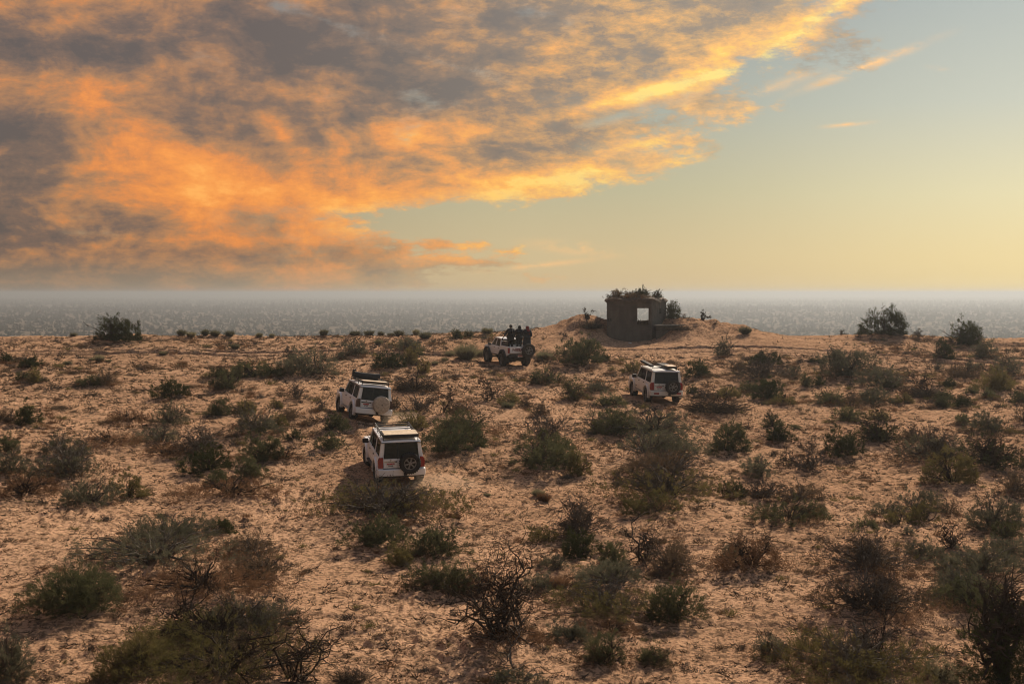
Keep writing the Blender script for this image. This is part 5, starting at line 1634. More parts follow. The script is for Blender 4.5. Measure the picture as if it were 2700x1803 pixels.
    # seats
    for sx in (-0.34, 0.34):
        MB().prism([(1.62, 0.95 + L), (1.76, 0.95 + L), (1.66, 1.38 + L), (1.56, 1.37 + L)], 'x', sx - 0.22, sx + 0.22).build('seat_back', M['seat'], root, 0.03)
        MB().box(sx - 0.11, sx + 0.11, 1.53, 1.62, 1.39 + L, 1.53 + L).build('headrest', M['seat'], root, 0.03)
    MB().prism([(0.76, 0.95 + L), (0.90, 0.95 + L), (0.84, 1.32 + L), (0.76, 1.31 + L)], 'x', -0.60, 0.60).build('rear_bench', M['seat'], root, 0.03)
    MB().prism([(yfb - 0.36, 1.04 + L), (yfb - 0.06, 1.04 + L), (yfb - 0.06, 1.14 + L), (yfb - 0.30, 1.2 + L)], 'x', -0.68, 0.68).build('dashboard', M['black_plastic'], root, 0.03)
    return root, zf


truck, BED_Z = pickup()

# loads lying in the pickup bed: things of their own, placed in the truck's frame
bpy.context.view_layer.update()
TRUCK_M = truck.matrix_world.copy()


def in_bed(o, x, y, z, rz=0.0):
    o.matrix_world = TRUCK_M @ Matrix.Translation((x, y, z)) @ Matrix.Rotation(rz, 4, 'Z')
    return o


cr = MB()
cr.box(-0.13, 0.13, -0.20, 0.20, 0.0, 0.60)
crate = cr.build('storage_crate', M['box_brown'], None, 0.02)
tag(crate, 'dull brown crate standing behind the pickup cab window', 'crate')
in_bed(crate, -0.54, 0.27, BED_Z)
MB().box(-0.142, 0.142, -0.212, 0.212, 0.56, 0.64).build('crate_lid', M['box_brown'], crate, 0.02)
cr = MB()
cr.box(-0.35, 0.35, -0.20, 0.20, 0.0, 0.34)
bag = cr.build('cargo_bag', M['canvas'], None, 0.09)
tag(bag, 'dark canvas bag lying in the pickup bed among the people', 'bag')
in_bed(bag, 0.26, 0.24, BED_Z, 0.2)
MB().tube([(-0.15, 0, 0.33), (-0.12, 0, 0.43), (0.12, 0, 0.43), (0.15, 0, 0.33)], 0.018, 6).build('bag_handle', M['black_plastic'], bag)


# ================================================================== the ruin on the ridge
def concrete_material():
    m, b = new_mat('old_concrete')
    t = m.node_tree
    tcn = t.nodes.new('ShaderNodeTexCoord')
    ob = E(tcn.outputs['Object'])
    mp = t.nodes.new('ShaderNodeMapping')
    mp.inputs['Scale'].default_value = (2.6, 2.6, 0.7)
    t.links.new(ob.s, mp.inputs[0])
    boards = e_noise(E(mp.outputs[0]), 1.0, 3.0, 0.5)
    blot = e_noise(ob, 1.1, 6.0, 0.62)
    grit = e_noise(ob, 18.0, 4.0, 0.6)
    c = e_mix(e_smooth(0.25, 0.75, boards), (0.085, 0.074, 0.062), (0.145, 0.124, 0.100))
    c = e_mix(e_smooth(0.45, 0.72, blot, 0.0, 0.8), c, (0.055, 0.050, 0.045))
    c = e_mix(e_smooth(0.5, 0.8, grit, 0.0, 0.4), c, (0.14, 0.125, 0.105))
    t.links.new(c.s, b.inputs['Base Color'])
    b.inputs['Roughness'].default_value = 0.95
    bn = t.nodes.new('ShaderNodeBump')
    bn.inputs['Strength'].default_value = 0.6
    bn.inputs['Distance'].default_value = 0.04
    hsum = boards * 0.2 + grit * 0.4 + blot * 0.8
    t.links.new(hsum.s, bn.inputs['Height'])
    t.links.new(bn.outputs[0], b.inputs['Normal'])
    return m


RUIN_Z = CAM_Z + 0.865
M['concrete'] = concrete_material()
M['soil'] = mat_plain('roof_soil', (0.09, 0.062, 0.042), 0.95, bump=0.8, scale=8, var=0.35)

RZ = RUIN_Z - 4.25                    # floor level of the ruin
ROOF_Z = RUIN_Z - 1.62                # underside of the roof slab


def wall(root, a, b, thick, z0, z1, hole=None, name='wall', rough=0.02, seed=0):
    """thick wall between plan points a and b (outer face), optional hole (along0, along1, z0, z1)"""
    A, B = Vector((a[0], a[1], 0)), Vector((b[0], b[1], 0))
    L = (B - A).length
    u = (B - A).normalized()
    n = Vector((-u.y, u.x, 0))            # inwards (plan runs counter-clockwise)
    mb = MB()
    rects = [(0, L, z0, z1)]
    if hole:
        h0, h1, hz0, hz1 = hole
        rects = [(0, h0, z0, z1), (h1, L, z0, z1), (h0, h1, z0, hz0), (h0, h1, hz1, z1)]
    for (s0, s1, q0, q1) in rects:
        if s1 - s0 < 0.01:
            continue
        lo = [A + u * s0, A + u * s1, A + u * s1 + n * thick, A + u * s0 + n * thick]
        mb.hexa([(p.x, p.y, q0) for p in lo], [(p.x, p.y, q1) for p in lo])
    o = mb.build(name, M['concrete'], root, smooth=False)
    o.matrix_parent_inverse = root.matrix_world.inverted()
    return o, A, u, n


def build_ruin():
    root = empty('concrete_ruin', (9.4, 110.4, RZ))
    bpy.context.view_layer.update()
    tag(root, 'dark concrete blockhouse ruin half buried in sand with brush on its roof', 'ruin')
    plan = [(7.22, 108.45), (10.62, 108.15), (11.05, 108.75), (11.98, 110.6), (11.70, 112.7), (7.55, 112.9)]
    zb = RZ - 0.8

    def P(o):
        o.matrix_parent_inverse = root.matrix_world.inverted()
        return o
    # front wall with the see-through window
    wall(root, plan[0], plan[1], 0.28, zb, ROOF_Z, (2.33, 3.30, RUIN_Z - 3.30, RUIN_Z - 2.04))
    # a raised pilaster at the corner and a blind panel beside the window
    wall(root, plan[1], plan[2], 0.28, zb, ROOF_Z)
    _, A, u, n = wall(root, plan[2], plan[3], 0.28, zb, ROOF_Z, (0.62, 1.05, RUIN_Z - 2.45, RUIN_Z - 2.08))
    wall(root, plan[3], plan[4], 0.28, zb, ROOF_Z)
    # rear wall: wide opening in line with the window
    L4 = math.hypot(plan[5][0] - plan[4][0], plan[5][1] - plan[4][1])
    wall(root, plan[4], plan[5], 0.28, zb, ROOF_Z, (0.55, 2.15, RUIN_Z - 3.6, RUIN_Z - 1.95))
    wall(root, plan[5], plan[0], 0.28, zb, ROOF_Z)
    # window surround standing a little proud
    A = Vector((plan[0][0], plan[0][1], 0))
    u = (Vector((plan[1][0], plan[1][1], 0)) - A).normalized()
    n = Vector((-u.y, u.x, 0))
    for (s0, s1, q0, q1) in ((2.24, 2.33, -3.36, -1.97), (3.30, 3.36, -3.36, -1.97), (2.33, 3.30, -2.04, -1.97), (2.33, 3.30, -3.36, -3.30)):
        lo = [A + u * s0 - n * 0.035, A + u * s1 - n * 0.035, A + u * s1 + n * 0.05, A + u * s0 + n * 0.05]
        P(MB().hexa([(p.x, p.y, RUIN_Z + q0) for p in lo], [(p.x, p.y, RUIN_Z + q1) for p in lo]).build('window_surround', M['concrete'], root, 0.01))
    mk = lettering('35', 0.30, M['ink'], 'wall_mark', root, (0, 0, 0), (0, 0, 0), 0.004, 1.1, 0.01)
    mk.matrix_parent_inverse = root.matrix_world.inverted()
    p = A + u * 0.22 - n * 0.006
    mk.location = (p.x, p.y, RUIN_Z - 2.95)
    mk.rotation_euler = (R(90), 0, math.atan2(u.y, u.x))
    # roof slab with a broken, slightly overhanging edge
    rng = random.Random(4)
    ring = []
    c = Vector((9.45, 110.5))
    N = 44
    per = plan + [plan[0]]
    seglen = [math.dist(per[i], per[i + 1]) for i in range(6)]
    tot = sum(seglen)
    for k in range(N):
        d = tot * k / N
        i = 0
        while d > seglen[i]:
            d -= seglen[i]
            i += 1
        f = d / seglen[i]
        q = Vector((per[i][0] + (per[i + 1][0] - per[i][0]) * f, per[i][1] + (per[i + 1][1] - per[i][1]) * f))
        out = (q - c).normalized()
        q = q + out * (0.06 + rng.uniform(-0.02, 0.06))
        ring.append((q.x, q.y))
    P(MB().prism(ring, 'z', ROOF_Z + 0.002, ROOF_Z + 0.20).build('roof_slab', M['concrete'], root, 0.02))
    # earth heaped on the roof
    mb = MB()
    rows = []
    for j, (k, dz) in enumerate(((1.03, 0.12), (1.0, 0.27), (0.86, 0.38), (0.62, 0.46), (0.34, 0.48), (0.08, 0.50))):
        rows.append([mb.bm.verts.new((c.x + (x - c.x) * (k + rng.uniform(-0.02, 0.03)) + rng.uniform(-0.05, 0.05), c.y + (y - c.y) * k + rng.uniform(-0.05, 0.05), ROOF_Z + dz + rng.uniform(-0.07, 0.06))) for x, y in ring])
    for Aa, Bb in zip(rows, rows[1:]):
        for k in range(N):
            mb.bm.faces.new((Aa[k], Aa[(k + 1) % N], Bb[(k + 1) % N], Bb[k]))
    mb.bm.faces.new(rows[-1])
    P(mb.build('roof_earth', M['soil'], root))
    # floor slab running out to the right under the sand
    P(MB().prism([(10.75, 107.55), (13.9, 108.2), (13.9, 110.2), (12.2, 110.4), (11.15, 108.7)], 'z', RUIN_Z - 3.42, RUIN_Z - 3.28).build('floor_slab', M['concrete'], root, 0.02))
    P(MB().prism([(10.9, 107.8), (12.6, 108.2), (12.6, 109.6), (11.3, 109.2)], 'z', RUIN_Z - 4.9, RUIN_Z - 3.422).build('slab_footing', M['concrete'], root))


build_ruin()

# a scrap of white rubbish in the shade
bmx = bmesh.new()
bmesh.ops.create_icosphere(bmx, subdivisions=2, radius=0.10)
rr_ = random.Random(2)
for v_ in bmx.verts:
    v_.co = Vector((v_.co.x * 1.3, v_.co.y * 0.9, max(-0.03, v_.co.z * 0.55))) * rr_.uniform(0.75, 1.2)
mex = bpy.data.meshes.new('plastic_scrap')
bmx.to_mesh(mex)
bmx.free()
mex.materials.append(mat_plain('white_scrap', (0.62, 0.60, 0.56), 0.6))
scrap = link(bpy.data.objects.new('plastic_scrap', mex))
scrap.location = (8.88, 107.0, gz(8.88, 107.0) + 0.03)
tag(scrap, 'crumpled white scrap lying in the shade before the ruin', 'litter')


# ================================================================== people in the pickup bed
M['skin'] = mat_plain('skin', (0.20, 0.115, 0.075), 0.6)
M['coat_dark'] = mat_plain('dark_coat', (0.018, 0.020, 0.024), 0.85, var=0.3)
M['coat_black'] = mat_plain('black_jacket', (0.014, 0.015, 0.018), 0.8, var=0.3)
M['robe'] = mat_plain('dark_robe', (0.020, 0.023, 0.030), 0.85, var=0.3)
M['trousers'] = mat_plain('dark_trousers', (0.016, 0.017, 0.020), 0.85)
M['hair'] = mat_plain('black_hair', (0.010, 0.009, 0.008), 0.6)
M['shoe'] = mat_plain('dark_shoe', (0.014, 0.012, 0.010), 0.6)
M['scarf_pale'] = mat_plain('pale_scarf', (0.30, 0.27, 0.23), 0.9)


def scarf_material():
    m, b = new_mat('red_check_scarf')
    t = m.node_tree
    tcn = t.nodes.new('ShaderNodeTexCoord')
    ck = t.nodes.new('ShaderNodeTexChecker')
    ck.inputs['Scale'].default_value = 60.0
    ck.inputs[1].default_value = (0.22, 0.020, 0.020, 1)
    ck.inputs[2].default_value = (0.10, 0.030, 0.028, 1)
    t.links.new(tcn.outputs['Object'], ck.inputs[0])
    t.links.new(ck.outputs[0], b.inputs['Base Color'])
    b.inputs['Roughness'].default_value = 0.9
    return m


M['scarf_red'] = scarf_material()


def skin_mesh(name, pts, edges, mat, parent=None, levels=1, root=0):
    """pts: list of (x, y, z, radius) or (x, y, z, rx, ry)"""
    me = bpy.data.meshes.new(name)
    me.from_pydata([p[:3] for p in pts], edges, [])
    o = bpy.data.objects.new(name, me)
    link(o, parent)
    md = o.modifiers.new('skin', 'SKIN')
    md.use_smooth_shade = True
    if not me.skin_vertices:
        bmx = bmesh.new()
        bmx.from_mesh(me)
        bmx.verts.layers.skin.verify()
        bmx.to_mesh(me)
        bmx.free()
    for i, p in enumerate(pts):
        d = me.skin_vertices[0].data[i]
        d.radius = (p[3], p[4] if len(p) > 4 else p[3])
        d.use_root = (i == root)
    sb = o.modifiers.new('smooth', 'SUBSURF')
    sb.levels = levels
    sb.render_levels = levels
    me.materials.append(mat)
    return o


def lerp(a, b, t):
    return tuple(a[i] + (b[i] - a[i]) * t for i in range(3))


def person(label, x, y, rz, hands, coat, style, head_turn=0.0):
    """standing figure facing +y; hands: targets for the left and the right wrist, in the figure's own frame"""
    H = 1.70
    root = empty('person')
    tag(root, label, 'person', 'people standing in the pickup bed')
    in_bed(root, x, y, BED_Z, rz)
    pts, ed = [], []

    def add(p, r, prev=None, r2=None):
        pts.append((p[0], p[1], p[2], r, r2 if r2 else r))
        if prev is not None:
            ed.append((prev, len(pts) - 1))
        return len(pts) - 1
    pel = add((0, 0, 0.93), 0.135, None, 0.10)
    wa = add((0, 0.01, 1.08), 0.125, pel, 0.09)
    ch = add((0, 0.0, 1.28), 0.155, wa, 0.11)
    sh = add((0, -0.01, 1.41), 0.10, ch, 0.075)
    nk = add((0, 0.0, 1.49), 0.052, sh)
    hc, hs = math.sin(head_turn), math.cos(head_turn)
    jaw = add((0.02 * -hc, 0.02 * hs, 1.555), 0.062, nk)
    sk = add((0.0, 0.0, 1.625), 0.088, jaw)
    tp = add((0.0, -0.005, 1.675), 0.062, sk)
    add((-0.115 * hc, 0.115 * hs, 1.595), 0.014, jaw)                  # nose
    J = {}
    for s, tgt in ((-1, hands[0]), (1, hands[1])):
        s0 = (s * 0.185, -0.01, 1.395)
        d = math.dist(s0, tgt)
        up, fo = 0.29, 0.27
        d = min(d, up + fo - 0.005)
        # elbow: out and down from the straight line
        mid = lerp(s0, tgt, 0.5)
        bend = math.sqrt(max(0.0, ((up + fo) / 2) ** 2 - (d / 2) ** 2))
        el = (mid[0] + s * bend * 0.65, mid[1] - bend * 0.35, mid[2] - bend * 0.6)
        a = add(s0, 0.062, sh)
        b = add(el, 0.045, a)
        c = add(tgt, 0.028, b)
        ax = Vector(tgt) - Vector(el)
        ax.normalize()
        palm = Vector(tgt) + ax * 0.06
        pm = add(tuple(palm), 0.034, c, 0.018)
        side = ax.cross(Vector((0, 0, 1)))
        side = side.normalized() if side.length > 0.1 else Vector((1, 0, 0))
        down = ax.cross(side)
        for k, ln in enumerate((0.070, 0.080, 0.075, 0.060)):
            off = side * (0.026 - 0.0175 * k)
            q0 = add(tuple(palm + off + ax * 0.03), 0.010, pm)
            q1 = add(tuple(palm + off + ax * (0.03 + ln * 0.6) + down * 0.012), 0.009, q0)
            add(tuple(palm + off + ax * (0.03 + ln * 0.85) + down * 0.036), 0.008, q1)
        t0 = add(tuple(Vector(tgt) + ax * 0.03 + side * 0.036), 0.011, pm)
        add(tuple(Vector(tgt) + ax * 0.065 + side * 0.058 + down * 0.014), 0.009, t0)
        J[s] = (s0, el, tgt)
    legs = {}
    for s in (-1, 1):
        h = add((s * 0.09, 0, 0.86), 0.088, pel)
        k = add((s * 0.11, 0.02, 0.47), 0.056, h)
        f = add((s * 0.12, -0.01, 0.09), 0.038, k)
        t = add((s * 0.13, 0.13, 0.035), 0.036, f, 0.026)
        legs[s] = [pts[i][:3] for i in (h, k, f, t)]
    skin_mesh('body', pts, ed, M['skin'], root, 1)
    # trousers
    tp_, te = [(0, 0, 0.98, 0.155, 0.12), (0, 0, 0.90, 0.155, 0.12)], [(0, 1)]
    for s in (-1, 1):
        h, k, f, t = legs[s]
        i = len(tp_)
        tp_ += [(h[0], h[1], 0.82, 0.105, 0.105), (k[0], k[1], k[2], 0.080, 0.080), (f[0], f[1], 0.12, 0.068, 0.068)]
        te += [(1, i), (i, i + 1), (i + 1, i + 2)]
        MB().hexa([(f[0] - 0.05, f[1] - 0.08, 0.0), (f[0] + 0.05, f[1] - 0.08, 0.0), (f[0] + 0.05, f[1] + 0.20, 0.0), (f[0] - 0.05, f[1] + 0.20, 0.0)],
                  [(f[0] - 0.045, f[1] - 0.07, 0.11), (f[0] + 0.045, f[1] - 0.07, 0.11), (f[0] + 0.04, f[1] + 0.15, 0.06), (f[0] - 0.04, f[1] + 0.15, 0.06)]).build('shoe', M['shoe'], root, 0.02)
    skin_mesh('trousers', tp_, te, M['trousers'], root, 1)
    # coat with sleeves
    low = {'jacket': 0.78, 'coat': 0.62, 'robe': 0.30}[style]
    cp = [(0, 0, low, 0.21 if style != 'robe' else 0.27, 0.17 if style != 'robe' else 0.22), (0, 0, 0.95, 0.185, 0.15), (0, 0.01, 1.12, 0.165, 0.135), (0, 0, 1.30, 0.195, 0.145), (0, -0.01, 1.42, 0.135, 0.105), (0, 0, 1.475, 0.075, 0.07)]
    ce = [(i, i + 1) for i in range(5)]
    for s in (-1, 1):
        s0, el, tg = J[s]
        i = len(cp)
        cp += [(s0[0], s0[1], s0[2], 0.085, 0.085), (el[0], el[1], el[2], 0.068, 0.068), lerp(el, tg, 0.93) + (0.052, 0.052)]
        ce += [(4, i), (i, i + 1), (i + 1, i + 2)]
    cp = [(p[0], p[1], p[2], p[3] * (1.3 if i < 5 else 1.22), p[4] * 1.25) for i, p in enumerate(cp)]
    skin_mesh(style, cp, ce, coat, root, 1, 2)
    return root


def head_cover(root, kind, turn=0.0):
    if kind == 'cap':                 # dark flat cap with a pale scarf down the back
        MB().lathe([(1.575, 0.01), (1.575, 0.100), (1.63, 0.112), (1.69, 0.105), (1.735, 0.07), (1.75, 0.01)], 18, 'z').build('cap', M['hair'], root)
        skin_mesh('neck_scarf', [(-0.02, 0.09, 1.46, 0.05, 0.04), (0.09, 0.02, 1.49, 0.05, 0.04), (0.03, -0.10, 1.47, 0.05, 0.04), (-0.08, -0.04, 1.48, 0.05, 0.04)],
                  [(0, 1), (1, 2), (2, 3), (3, 0)], M['coat_black'], root, 1)
        skin_mesh('scarf_tail', [(0.02, -0.145, 1.46, 0.03, 0.012), (0.05, -0.165, 1.32, 0.028, 0.012), (0.085, -0.165, 1.16, 0.026, 0.012)], [(0, 1), (1, 2)], M['scarf_pale'], root, 1)
    elif kind == 'hood':
        skin_mesh('hood', [(0, -0.03, 1.46, 0.11, 0.10), (0, -0.02, 1.56, 0.115, 0.115), (0, -0.02, 1.65, 0.112, 0.112), (0, -0.01, 1.71, 0.07, 0.07)], [(0, 1), (1, 2), (2, 3)], M['coat_black'], root, 2)
    else:                             # checked headscarf falling over the right shoulder
        skin_mesh('headscarf', [(0, -0.01, 1.725, 0.085, 0.085), (0, -0.015, 1.65, 0.125, 0.125), (0.01, -0.03, 1.56, 0.12, 0.12), (0.05, -0.08, 1.46, 0.12, 0.07), (0.12, -0.13, 1.33, 0.075, 0.035), (0.15, -0.15, 1.18, 0.05, 0.022)],
                  [(0, 1), (1, 2), (2, 3), (3, 4), (4, 5)], M['scarf_red'], root, 2)
        skin_mesh('head_cord', [(0.100 * math.cos(a), 0.100 * math.sin(a) - 0.012, 1.705, 0.010, 0.010) for a in [i * math.pi / 6 for i in range(12)]], [(i, (i + 1) % 12) for i in range(12)], M['hair'], root, 1)


p1 = person('person in dark coat and cap reaching one arm to the cab roof', -0.24, 0.12, R(6), ((-0.29, 0.33, 1.02), (0.30, 0.14, 0.86)), M['coat_dark'], 'coat')
head_cover(p1, 'cap')
p2 = person('person in black hooded jacket standing upright in the middle', 0.26, -0.16, R(4), ((-0.29, 0.20, 0.92), (0.29, 0.16, 0.90)), M['coat_black'], 'coat')
head_cover(p2, 'hood')
p3 = person('person in long dark robe with red checked headscarf by the spare wheel', 0.56, -0.82, R(-18), ((-0.16, 0.22, 1.02), (0.20, 0.24, 0.98)), M['robe'], 'robe', R(-20))
head_cover(p3, 'scarf')


# ================================================================== plants
def unit(v):
    return v / np.maximum(np.linalg.norm(v, axis=-1, keepdims=True), 1e-9)


def blades(rng, p0, d, length, width):
    """one thin triangle per row, standing on p0 along d"""
    n = len(p0)
    side = unit(np.cross(d, unit(rng.normal(size=(n, 3)))))
    w = (width * 0.5)[:, None] * side
    v = np.stack([p0 - w, p0 + w, p0 + d * length[:, None]], 1).reshape(-1, 3)
    f = np.arange(3 * n).reshape(-1, 3)
    return v, f


def strips(paths, radii):
    """paths (n, k, 3), radii (n, k): three-sided tubes"""
    n, k, _ = paths.shape
    t = np.gradient(paths, axis=1)
    t = unit(t)
    ref = np.where(np.abs(t[..., 2:3]) > 0.85, np.array([1.0, 0, 0]), np.array([0, 0, 1.0]))
    u = unit(np.cross(t, ref))
    w = np.cross(t, u)
    ring = []
    for j in range(3):
        a = 2 * math.pi * j / 3
        ring.append(paths + (u * math.cos(a) + w * math.sin(a)) * radii[..., None])
    v = np.stack(ring, 2)                       # n, k, 3, 3
    idx = np.arange(n * k * 3).reshape(n, k, 3)
    fs = []
    for j in range(3):
        j2 = (j + 1) % 3
        fs.append(np.stack([idx[:, :-1, j], idx[:, :-1, j2], idx[:, 1:, j2], idx[:, 1:, j]], -1).reshape(-1, 4))
    return v.reshape(-1, 3), np.concatenate(fs)


def ribbons(paths, radii):
    """flat thin strips for the finest twigs"""
    n, k, _ = paths.shape
    t = unit(np.gradient(paths, axis=1))
    ref = np.where(np.abs(t[..., 2:3]) > 0.85, np.array([1.0, 0, 0]), np.array([0.0, 1.0, 0.0]))
    u = unit(np.cross(t, ref)) * radii[..., None] * 1.4
    v = np.stack([paths - u, paths + u], 2)
    idx = np.arange(n * k * 2).reshape(n, k, 2)
    f = np.stack([idx[:, :-1, 0], idx[:, :-1, 1], idx[:, 1:, 1], idx[:, 1:, 0]], -1).reshape(-1, 4)
    return v.reshape(-1, 3), f


def lobes_for(rng, w, h, n, spread=0.66):
    """overlapping rounded lobes that make up the outline of a bush"""
    out = []
    for i in range(n):
        a = rng.uniform(0, 2 * math.pi)
        d = (w / 2) * spread * math.sqrt(rng.uniform(0.12, 1))
        k = 1 - 0.42 * (d / (w / 2)) ** 1.4
        rw = (w / 2) * rng.uniform(0.46, 0.66)
        rh = h * k * rng.uniform(0.78, 1.0)
        out.append((d * math.cos(a), d * math.sin(a), rw, rh))
    out[0] = (out[0][0] * 0.3, out[0][1] * 0.3, (w / 2) * 0.78, h)
    return out


def foliage(rng, w, h, n_spray, per, lobes, blade_w, blade_l, lean=(0, 0), fill=0.5, upness=0.55, fan=0.55):
    """sprays of narrow leaves spread through the lobes"""
    li = rng.randint(0, len(lobes), n_spray)
    L = np.array(lobes)[li]
    a = rng.uniform(0, 2 * np.pi, n_spray)
    ce = rng.uniform(0.0, 1.0, n_spray) ** 1.15                # sine of elevation
    rr = rng.uniform(fill, 1.0, n_spray) ** 0.6
    hor = np.sqrt(1 - ce ** 2)
    dirv = np.stack([np.cos(a) * hor, np.sin(a) * hor, ce], 1)
    tip = np.stack([L[:, 0] + dirv[:, 0] * L[:, 2] * rr, L[:, 1] + dirv[:, 1] * L[:, 2] * rr, dirv[:, 2] * L[:, 3] * rr], 1)
    axis = unit(dirv * np.stack([np.full(n_spray, 1.15), np.full(n_spray, 1.15), np.full(n_spray, 1.0)], 1) + np.array([lean[0], lean[1], upness * 0.6]) + 0.25 * rng.normal(size=(n_spray, 3)))
    sl = blade_l * rng.uniform(0.9, 1.6, n_spray)
    base = tip - axis * sl[:, None] * 0.9
    base[:, 2] = np.maximum(base[:, 2], 0.01)
    k = rng.randint(0, n_spray, n_spray * per)
    t = rng.uniform(0, 0.8, len(k))
    p0 = base[k] + axis[k] * (sl[k] * t)[:, None] + rng.normal(size=(len(k), 3)) * (0.22 * sl[k])[:, None]
    d = unit(axis[k] + fan * rng.normal(size=(len(k), 3)))
    ln = blade_l * rng.uniform(0.45, 1.0, len(k)) * (1 - 0.35 * t)
    p0[:, 2] = np.maximum(p0[:, 2], 0.0)
    return blades(rng, p0, d, ln, blade_w * rng.uniform(0.7, 1.3, len(k)))


def stems(rng, w, h, n, k=6, r0=0.02, wig=0.10, elev=(0.25, 1.45), reach=(0.55, 1.0), lean=(0, 0), sag=0.0):
    """main branches from the foot outwards; returns paths and radii"""
    a = rng.uniform(0, 2 * np.pi, n)
    e = rng.uniform(elev[0], elev[1], n)
    L = rng.uniform(reach[0], reach[1], n)
    end = np.stack([np.cos(a) * np.cos(e) * w / 2, np.sin(a) * np.cos(e) * w / 2, np.sin(e) * h], 1) * L[:, None]
    end[:, 0] += lean[0] * h * L
    end[:, 1] += lean[1] * h * L
    foot = np.stack([np.cos(a), np.sin(a), np.zeros(n)], 1) * (0.06 * w * rng.uniform(0, 1, n))[:, None]
    t = np.linspace(0, 1, k)[None, :, None]
    mid = foot + (end - foot) * np.array([0.35, 0.35, 0.72 - sag])
    P = (1 - t) ** 2 * foot[:, None] + 2 * t * (1 - t) * mid[:, None] + t * t * end[:, None]
    jit = np.cumsum(rng.normal(size=(n, k, 3)), 1) * wig * min(w, h) * 0.25
    jit[:, 0] = 0
    P = P + jit
    P[..., 2] = np.maximum(P[..., 2], -0.03)
    P[:, 0, 2] = -0.05
    rad = r0 * (1 - 0.85 * np.linspace(0, 1, k))[None, :] * rng.uniform(0.6, 1.2, n)[:, None]
    return P, rad


def branch_off(rng, P, rad, n, k=5, length=0.4, spread=0.8, wig=0.12, tmin=0.25, up=0.25, rmin=0.004):
    """side branches growing from existing ones"""
    m, kk, _ = P.shape
    i = rng.randint(0, m, n)
    j = rng.randint(max(1, int(tmin * kk)), kk, n)
    o = P[i, j]
    d0 = unit(P[i, j] - P[i, np.maximum(j - 1, 0)])
    d = unit(d0 + spread * unit(rng.normal(size=(n, 3))) + np.array([0, 0, up]))
    L = length * rng.uniform(0.4, 1.0, n)
    t = np.linspace(0, 1, k)[None, :, None]
    Q = o[:, None] + d[:, None] * (t * L[:, None, None])
    jit = np.cumsum(rng.normal(size=(n, k, 3)), 1) * (wig * L)[:, None, None] * 0.5
    jit[:, 0] = 0
    Q = Q + jit
    Q[..., 2] = np.maximum(Q[..., 2], 0.0)
    r0 = np.maximum(rad[i, j] * 0.75, rmin)
    return Q, r0[:, None] * (1 - 0.7 * np.linspace(0, 1, k))[None, :]


def skirt(rng, w, h, n, blade_w, blade_l, r_in=0.25, r_out=0.62, patchy=3):
    """dry grass standing round the foot"""
    ca = rng.uniform(0, 2 * np.pi, patchy * 3)
    cr = rng.uniform(r_in, r_out, patchy * 3) * w
    i = rng.randint(0, len(ca), n)
    p0 = np.stack([np.cos(ca[i]) * cr[i], np.sin(ca[i]) * cr[i], np.zeros(n)], 1)
    p0[:, :2] += rng.normal(size=(n, 2)) * 0.11 * w
    tier = rng.uniform(0, 1, n) ** 2 * h
    p0[:, 2] = tier
    d = unit(rng.normal(size=(n, 3)) * 0.75 + np.array([0, 0, 0.8]))
    return blades(rng, p0, d, blade_l * rng.uniform(0.4, 1.0, n), blade_w * rng.uniform(0.7, 1.3, n))


def part(name, vf, mat, parent, ground=None):
    v, f = vf
    me = mesh_np(name, v, f, mat)
    o = link(bpy.data.objects.new(name, me), parent)
    if name in ('dry_grass', 'dry_stalks', 'twigs', 'foliage', 'dry_foliage', 'crown'):
        o["kind"] = "stuff"
    return o


def join_vf(list_vf):
    vs, fs, off = [], [], 0
    for v, f in list_vf:
        if f.shape[1] == 4:
            f = np.concatenate([f[:, [0, 1, 2]], f[:, [0, 2, 3]]])
        vs.append(v)
        fs.append(f + off)
        off += len(v)
    return np.concatenate(vs), np.concatenate(fs)


CAT = {'desert_bush': 'bush', 'shrub_tuft': 'tuft', 'dry_tuft': 'tuft', 'dead_bush': 'dead bush', 'dead_tree': 'dead tree', 'dead_branch': 'dead branch',
       'brushwood': 'brushwood', 'dry_grass_tuft': 'tuft', 'desert_tree': 'tree'}
GRP = {'bush': 'desert bushes scattered over the sand', 'tuft': 'small tufts on the sand', 'dead bush': 'bare dead bushes', 'dead tree': 'bare dead trees',
       'brushwood': 'heaps of fallen twigs', 'tree': None, 'dead branch': None}


